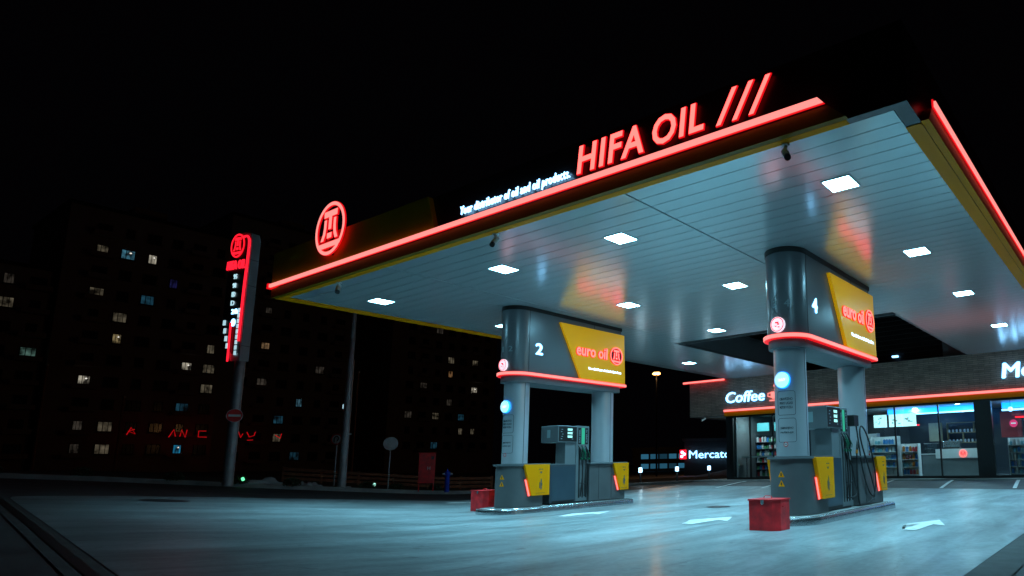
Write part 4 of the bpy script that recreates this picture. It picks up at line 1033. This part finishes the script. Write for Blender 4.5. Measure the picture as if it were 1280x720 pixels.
# plank fence
f0 = V((-30.3, 13.0)); f1 = V((-26.2, 20.0)); n = 6
t = thing('plank_fence', (f0.x, f0.y, 0), 'long low fence of brown horizontal planks behind the verge', 'fence')
for i in range(n + 1):
    q = f0.lerp(f1, i / n); z = hz(q.x, q.y) + .1
    k = MB(); k.box(q.x - f0.x - .04, q.x - f0.x + .04, q.y - f0.y - .04, q.y - f0.y + .04, z - .2, z + .62); k.build('post', 'wood', t)
dv = (f1 - f0).normalized(); nv = V((dv.y, -dv.x))
for hgt in (.12, .30, .48):
    k = MB(); prev = None
    for i in range(n * 3 + 1):
        q = f0.lerp(f1, i / (n * 3)); z = hz(q.x, q.y) + .1; p = V((q.x - f0.x, q.y - f0.y)) + nv * .06
        cur = [k.v((p.x, p.y, z + hgt - .02)), k.v((p.x + nv.x * .03, p.y + nv.y * .03, z + hgt - .02)), k.v((p.x + nv.x * .03, p.y + nv.y * .03, z + hgt + .10)), k.v((p.x, p.y, z + hgt + .10))]
        if prev:
            for a in range(4): k.bm.faces.new((prev[a], prev[(a + 1) % 4], cur[(a + 1) % 4], cur[a]))
        prev = cur
    k.build('plank', 'wood', t)
# dirty snow on the verge
def blob(name, cx, cyy, L, Wd, H, m, seed, dirv):
    rnd = random.Random(seed); bm = bmesh.new(); nx, ny = 22, 8; Vv = []
    for j in range(ny + 1):
        row = []
        for i in range(nx + 1):
            a = i / nx * 2 - 1; b = j / ny * 2 - 1
            e = max(0, 1 - a * a) ** .6 * max(0, 1 - b * b) ** .6
            p = V((cx, cyy)) + V(dirv) * a * L + V((-dirv[1], dirv[0])) * b * Wd
            row.append(bm.verts.new((p.x, p.y, hz(p.x, p.y) + .1 + H * e * (.55 + .45 * math.sin(a * 7 + seed) * math.cos(b * 3 + seed)) * rnd.uniform(.75, 1.2))))
        Vv.append(row)
    for j in range(ny):
        for i in range(nx): bm.faces.new((Vv[j][i], Vv[j][i + 1], Vv[j + 1][i + 1], Vv[j + 1][i]))
    me = bpy.data.meshes.new(name); bm.to_mesh(me); bm.free(); me.materials.append(M[m]); o = bpy.data.objects.new(name, me); col.objects.link(o)
    me.polygons.foreach_set('use_smooth', [True] * len(me.polygons)); return o
tag(blob('snow_patch', -26.4, 10.7, 1.0, .5, .30, 'snow', 3, (.35, .94)), 'larger patch of old dirty snow right of the totem pole', 'snow')
tag(blob('snow_patch', -26.0, 12.05, .45, .35, .22, 'snow', 5, (.35, .94)), 'smaller patch of old dirty snow just left of the lamp post', 'snow')
# low round shrubs
def shrub_mesh(seed, r):
    rnd = random.Random(seed); k = MB()
    for i in range(420):
        a = rnd.uniform(0, 2 * PI); b = math.acos(rnd.uniform(-.2, 1)); rr = r * rnd.uniform(.55, 1.08)
        p = V((rr * math.sin(b) * math.cos(a), rr * math.sin(b) * math.sin(a), rr * math.cos(b) * .9 + r * .15))
        e1 = V((rnd.uniform(-1, 1), rnd.uniform(-1, 1), rnd.uniform(-1, 1))).normalized() * .045; e2 = V((rnd.uniform(-1, 1), rnd.uniform(-1, 1), rnd.uniform(-1, 1))).normalized() * .03
        k.face([p - e1, p - e2, p + e1, p + e2])
    return k
sh0 = None
sp = [(-26.9, 8.4, 'left of the totem pole'), (-26.2, 9.95, 'right behind the totem pole'), (-25.7, 11.35, 'between the two snow patches'), (-25.55, 13.9, 'right of the lamp post'), (-25.3, 14.9, 'below the grey round sign'), (-25.2, 16.5, 'right of the blue hydrant'), (-28.2, 4.6, 'at the far left end of the verge'), (-27.6, 6.4, 'on the dark verge at the left')]
for i, (x, y, w) in enumerate(sp):
    t = thing('shrub', (x, y, hz(x, y) + .12), 'small round evergreen shrub ' + w, 'shrub', 'small shrubs on the verge')
    if sh0 is None:
        a = shrub_mesh(2, .26).build('foliage', 'leaf', t); k = MB(); k.tube([(0, 0, 0), (0, 0, .18)], .02, 6); b = k.build('stem', 'wood', t); sh0 = (a.data, b.data)
    else:
        for nm, dt in zip(('foliage', 'stem'), sh0): o = bpy.data.objects.new(nm, dt); col.objects.link(o); o.parent = t
    t.rotation_euler.z = i; t.scale = (1, 1, 1)
# ground spotlights on the verge
for (x, y, c, lab) in ((-25.9, 9.95, (.15, 1, .45), 'tiny green ground light at the foot of the totem'), (-25.6, 14.2, (.4, 1, .8), 'tiny white green ground light right of the lamp post')):
    z = hz(x, y) + .13; t = thing('ground_spotlight', (x, y, z), lab, 'light'); k = MB(); k.tube([(0, 0, 0), (0, 0, .12)], .03, 8); k.build('stem', 'black', t)
    k = MB(); k.tube([(0, 0, .12), (.05, -.04, .18)], .045, 10); k.build('lamp_head', mat('spot_%g' % c[0], (.5, .5, .5), .5, emit=c, es=1.5), t)

# ================================================================== RIGHT BACKGROUND
for i, (x, y, zt) in enumerate(((-22.1, 27.1, .74), (-21.77, 29.9, .74), (-21.4, 32.6, .68))):
    x -= 1.1; z = hz(x, y) + .12
    t = thing('bollard_light', (x, y, z), 'white lit bollard lamp on the verge, ' + ('nearest and leftmost of three', 'middle one of three', 'farthest, beside the shop wall')[i], 'light', 'bollard lamps on the verge')
    k = MB(); k.tube([(0, 0, 0), (0, 0, .55)], .05, 10); k.build('post', 'greyd', t, smooth=True); k = MB(); k.tube([(0, 0, .55), (0, 0, .80)], .10, 14); k.build('lamp_shade', 'led', t, smooth=True); k = MB(); k.tube([(0, 0, .80), (0, 0, .84)], .12, 14); k.build('cap', 'greyd', t)
    ld = bpy.data.lights.new('lamp', 'POINT'); ld.energy = 6; ld.color = (.7, .95, 1); ld.shadow_soft_size = .08; lo = bpy.data.objects.new('lamp', ld); col.objects.link(lo); lo.parent = t; lo.location = (.16, -.16, .68)
t = thing('supermarket_sign', (-36.3, 47.9, 1.2), 'white lit supermarket lettering with a small red emblem on a dark hall behind the shop', 'sign')
uu = V((.84, .545, 0)).normalized(); nn = V((-.0, 0, 0)); pm = lambda a, b, d=0: uu * a + V((0, 0, 1)) * b + uu.cross(V((0, 0, 1))) * d
text('letters', 'Mercator', 4.3, .70, lambda a, b, d: pm(a + .85, b + .35, d), 'led', t, .06, .008)
k = MB(); k.prism([pm(a, b) for a, b in ((.0, .3), (.6, .3), (.6, 1.15), (.0, 1.15))], uu.cross(V((0, 0, 1))) * .05); k.build('emblem', 'neonred', t)
for (a, b) in ((.18, .55), (.42, .75), (.22, .92)): disc('emblem_dot', lambda p, q, d: pm(a + p, b + q, .06 + d), .13, 'led', t, .02)
t = thing('supermarket_hall', (-36, 48.5, 0), 'dark low supermarket hall behind its lit lettering', 'building')
k = MB(); k.prism([pm(a, b, -.4) + V((0, .3, 0)) for a, b in ((-.4, 0), (14, 0), (14, 3.2), (-.4, 3.2))], -uu.cross(V((0, 0, 1))) * 12); k.build('wall', 'fascia', t)
k = MB(); k.prism([pm(a, b, -.3) + V((0, .3, 0)) for a, b in ((-.6, 3.2), (14.2, 3.2), (14.2, 3.4), (-.6, 3.4))], -uu.cross(V((0, 0, 1))) * 12.3); k.build('roof', 'greyd', t)
# far office block with light bands
t = thing('office_building', (-71, 84, -2), 'distant low office building with three blue white bands of lit windows', 'building')
u3 = V((.77, .64, 0)).normalized(); n3 = u3.cross(V((0, 0, 1)))
po = lambda a, b, d=0: u3 * a + V((0, 0, 1)) * b + n3 * d
k = MB(); k.prism([po(a, b, -.5) for a, b in ((-2, 0), (12, 0), (12, 5.6), (-2, 5.6))], -n3 * 14); k.build('wall', 'greyd', t)
k = MB(); k.prism([po(a, b, -.4) for a, b in ((-2.2, 5.6), (12.2, 5.6), (12.2, 5.9), (-2.2, 5.9))], -n3 * 14.3); k.build('roof', 'fascia', t)
for i, z in enumerate((.8, 2.4, 4.0)):
    for q in range(6):
        a = -.6 + q * 1.55; e = random.choice((.1, .25, .35)) if i else .3
        k = MB(); k.prism([po(a + p, z + r_, -.45) for p, r_ in ((0, 0), (1.25, 0), (1.25, .8), (0, .8))], n3 * .04); k.build('window', mat('office_glow_%g' % e, (.1, .2, .3), .5, emit=(.06, .3, .5), es=e), t)
# far amber street lamp and a small red one
t = thing('street_lamp', (-37.9, 46.5, hz(-38, 46)), 'distant street lamp with amber light right of the left portal', 'lamp post')
k = MB(); k.tube([(0, 0, 0), (0, 0, 9.4)], [.09, .06], 8); k.build('pole', 'fascia', t); k = MB(); k.tube([(-.35, -.15, 9.42), (-.2, -.1, 9.45), (.25, .1, 9.45), (.35, .15, 9.42)], [.04, .13, .13, .04], 10); k.build('lamp_head', 'amber', t, smooth=True)
ld = bpy.data.lights.new('lamp', 'POINT'); ld.energy = 420; ld.color = (1, .5, .18); ld.shadow_soft_size = .3; lo = bpy.data.objects.new('lamp', ld); col.objects.link(lo); lo.parent = t; lo.location = (0, 0, 9.1)
# steel frame silhouette beside the shop
t = thing('steel_frame', (-24.0, 38.5, .3), 'dim grey steel frame of two bays standing left of the shop corner', 'frame')
for a in (0, .9, 1.8, 2.6): k = MB(); k.box(a - .03, a + .03, -.03, .03, 0, 3.9); k.build('post', 'pipe', t)
k = MB(); k.box(-.03, 2.63, -.035, .035, 3.9, 3.96); k.build('top_rail', 'pipe', t)

# ================================================================== APARTMENT BLOCKS
LIT = [(21.36, 25.6, 'w'), (23.67, 25.93, 'c'), (25.63, 26.06, 'W'), (21.39, 20.9, 'w'), (25.35, 20.9, 'b'), (23.66, 18.6, 'w'), (15.42, 18.88, 'w'), (18.78, 16.34, 'd'), (23.52, 16.0, 'y'), (16.83, 14.09, 'c2'), (29.57, 13.41, 'W'), (32.2, 13.41, 'w'), (21.37, 11.29, 'W'), (32.3, 10.85, 'w'), (19.07, 9.14, 'o'), (21.36, 6.56, 'd'), (23.78, 6.3, 'w'), (21.5, 4.1, 'd'), (23.9, 3.9, 'w'), (30.08, 3.32, 'B'), (30.2, 8.7, 'b'), (31.9, 15.96, 'w'), (15.02, 21.57, 'd'), (28.4, 23.2, 'p'), (37.49, 21.3, 'd'), (38.39, 17.26, 'o2'), (38.51, 12.6, 'd'), (43.33, 10.51, 'B2'), (40.26, 8.08, 'b'), (40.5, 5.15, 'w'), (44.0, 3.3, 'b'), (45.8, 15.2, 'd'), (58.18, 10.63, 'd'), (62.25, 9.84, 'w'), (63.61, 5.76, 'b'), (65.5, 18.44, 'w'), (65.75, 16.3, 'o'), (69.12, 18.87, 'w'), (69.5, 14.05, 'W'), (66.4, 7.1, 'w'), (69.3, 6.5, 'w'), (62.1, 24.0, 'd'), (64, 12.0, 'd'), (67.8, 9.6, 'b'), (60.2, 15.0, 'd')]
GL = {'w': ((.9, .75, .5), 0.035), 'W': ((1, .9, .7), 0.12), 'c': ((.2, .7, 1), 0.1), 'c2': ((.3, .6, .5), .08), 'b': ((.05, .25, .4), .06), 'B': ((.02, .35, .65), 0.22), 'B2': ((.15, .4, .55), 0.09), 'd': ((.6, .5, .4), .02), 'y': ((1, .75, .35), 0.11), 'o': ((1, .5, .2), .08), 'o2': ((1, .6, .3), .06), 'p': ((.05, .05, .3), .05)}
wn_frame = None
def flats(x, y0, y1, top, bay, y_first, z_first, dz, depth, wall, label):
    t = thing('apartment_block', (x, (y0 + y1) / 2, 0), label, 'building', 'apartment blocks in the dark')
    yc = (y0 + y1) / 2
    k = MB(); k.box(-depth, 0, y0 - yc, y1 - yc, -.5, top); k.build('wall', wall, t)
    k = MB(); k.box(-depth - .2, .25, y0 - yc - .2, y1 - yc + .2, top, top + .35); rf = k.build('roof', 'greyd', t)
    k = MB(); k.box(-6, -3, -1.5, 1.5, top + .36, top + 2.2); k.tube([(-4, 0, top + 2.2), (-4, 0, top + 4)], .05, 6); k.build('lift_house', wall, rf)
    global wn_frame
    for q in range(int((y1 - y0) // 4.6)):
        zb = z_first - .95
        while zb + 2 < top and q % 2 == 0:
            k = MB(); ya = y_first - yc + bay * (2 * q + .5); k.box(.0, 1.1, ya, ya + bay * .95, zb, zb + .12); k.box(1.04, 1.1, ya, ya + bay * .95, zb + .12, zb + .5); k.build('balcony', wall, t); zb += dz
    cnt = 0
    zi = z_first
    while zi + 1.2 < top:
        yy = y_first
        while yy + .9 < y1 and cnt < 95:
            if yy - .9 > y0:
                lit = None
                for L_ in LIT:
                    if abs(L_[0] - yy) <= bay / 2 and abs(L_[1] - zi) <= dz / 2: lit = L_
                if wn_frame is None:
                    k = MB(); a, b = .62, .56
                    k.loop([(.0, -a, -b), (.0, a, -b), (.0, a, b), (.0, -a, b)], [(.0, -a + .07, -b + .07), (.0, a - .07, -b + .07), (.0, a - .07, b - .07), (.0, -a + .07, b - .07)], (.12, 0, 0)); k.box(.0, .1, -.20, -.14, -b + .07, b - .07); k.box(.0, .1, .24, .28, -b + .07, b - .07); k.box(0, .3, -a - .1, a + .1, -b - .08, -b - .005)
                    o = k.build('window', 'bframe'); wn_frame = o.data; bpy.data.objects.remove(o)
                    k = MB(); k.box(.01, .05, -a + .07, a - .07, -b + .07, b - .07); o = k.build('pane', 'dpane'); flats.pane = o.data; bpy.data.objects.remove(o)
                    flats.pm = {}
                w = bpy.data.objects.new('window', wn_frame); col.objects.link(w); w.parent = t; w.location = (0, yy - yc, zi); w.scale = (1, (1, .62, 1, .8)[int(yy * 7 + zi * 3) % 4], 1)
                if lit:
                    if lit[2] not in flats.pm:
                        c, e = GL[lit[2]]
                        md = flats.pane.copy(); md.materials[0] = mat('lit_' + lit[2], (.2, .2, .2), .5, emit=c, es=e); flats.pm[lit[2]] = md
                        nt = md.materials[0].node_tree; bb = nt.nodes['Principled BSDF']; tc = nt.nodes.new('ShaderNodeTexCoord'); n_ = nt.nodes.new('ShaderNodeTexNoise'); n_.inputs['Scale'].default_value = 1.3
                        oi = nt.nodes.new('ShaderNodeObjectInfo'); av = nt.nodes.new('ShaderNodeVectorMath'); av.operation = 'ADD'; nt.links.new(tc.outputs['Object'], av.inputs[0]); nt.links.new(oi.outputs['Location'], av.inputs[1]); nt.links.new(av.outputs[0], n_.inputs['Vector'])
                        r_ = nt.nodes.new('ShaderNodeMapRange'); r_.inputs['From Min'].default_value = .35; r_.inputs['From Max'].default_value = .68; r_.inputs['To Min'].default_value = e * .1; r_.inputs['To Max'].default_value = e * 3.0
                        nt.links.new(n_.outputs['Fac'], r_.inputs['Value']); nt.links.new(r_.outputs['Result'], bb.inputs['Emission Strength'])
                    p = bpy.data.objects.new('pane', flats.pm[lit[2]])
                    if lit[2] in 'WyBc':
                        k = MB(); k.tube([(.055, .2, .30), (.075, .2, .22), (.075, .2, .16)], [.05, .12, .05], 8); k.build('bulb', mat('bulb', (.8, .8, .8), .5, emit=(1, .95, .85), es=.9), w)
                else: p = bpy.data.objects.new('pane', flats.pane)
                col.objects.link(p); p.parent = w; cnt += 1
            yy += bay
        zi += dz
    return t
flats(-97, 4, 18.2, 22.8, 2.1, 15.1 - 2.1 * 4, 4.0, 2.48, 14, 'bwall', 'dark apartment block at the far left edge with few lit windows')
flats(-96, 18.5, 33.2, 30.5, 2.14, 21.4 - 2.14, 4.05, 2.43, 14, 'bwall', 'tall dark apartment block left of the totem with many lit windows')
flats(-98, 33.6, 50, 34.5, 2.3, 36.3, 3.3, 2.4, 14, 'bwall2', 'tallest dark apartment block behind the totem and lamp post')
flats(-97, 55, 74, 26, 2.3, 58.2, 4.9, 2.35, 14, 'bwall2', 'dark apartment block seen under the canopy left of portal 2')
# red neon letters of a shop at the foot of the flats
t = thing('red_shop_sign', (-94, 26.5, 5.2), 'blurred red neon shop letters at the foot of the dark flats', 'sign')
pl = lambda a, b: V((0, a, b))
st = [[(-1.6, .2), (-1.3, 1.0), (-.9, .3), (-1.5, .6), (-1.0, .8)], [(2.0, .0), (2.4, .9), (2.6, .1)], [(3.0, .1), (3.1, .9), (3.5, .0), (3.6, .9)], [(5.4, .8), (4.7, .8), (4.7, .1), (5.5, .1)], [(8.6, .9), (8.9, .1), (9.1, .6)], [(9.5, .8), (9.8, .2), (10.3, .4), (10.4, .9)], [(9.6, -.2), (10.2, -.15)], [(12.6, .5), (13.2, .1), (13.3, .7)]]
for q in st: k = MB(); k.tube([(0, a, b + .15) for a, b in q], .045, 6); k.build('letter', 'neonfar', t)
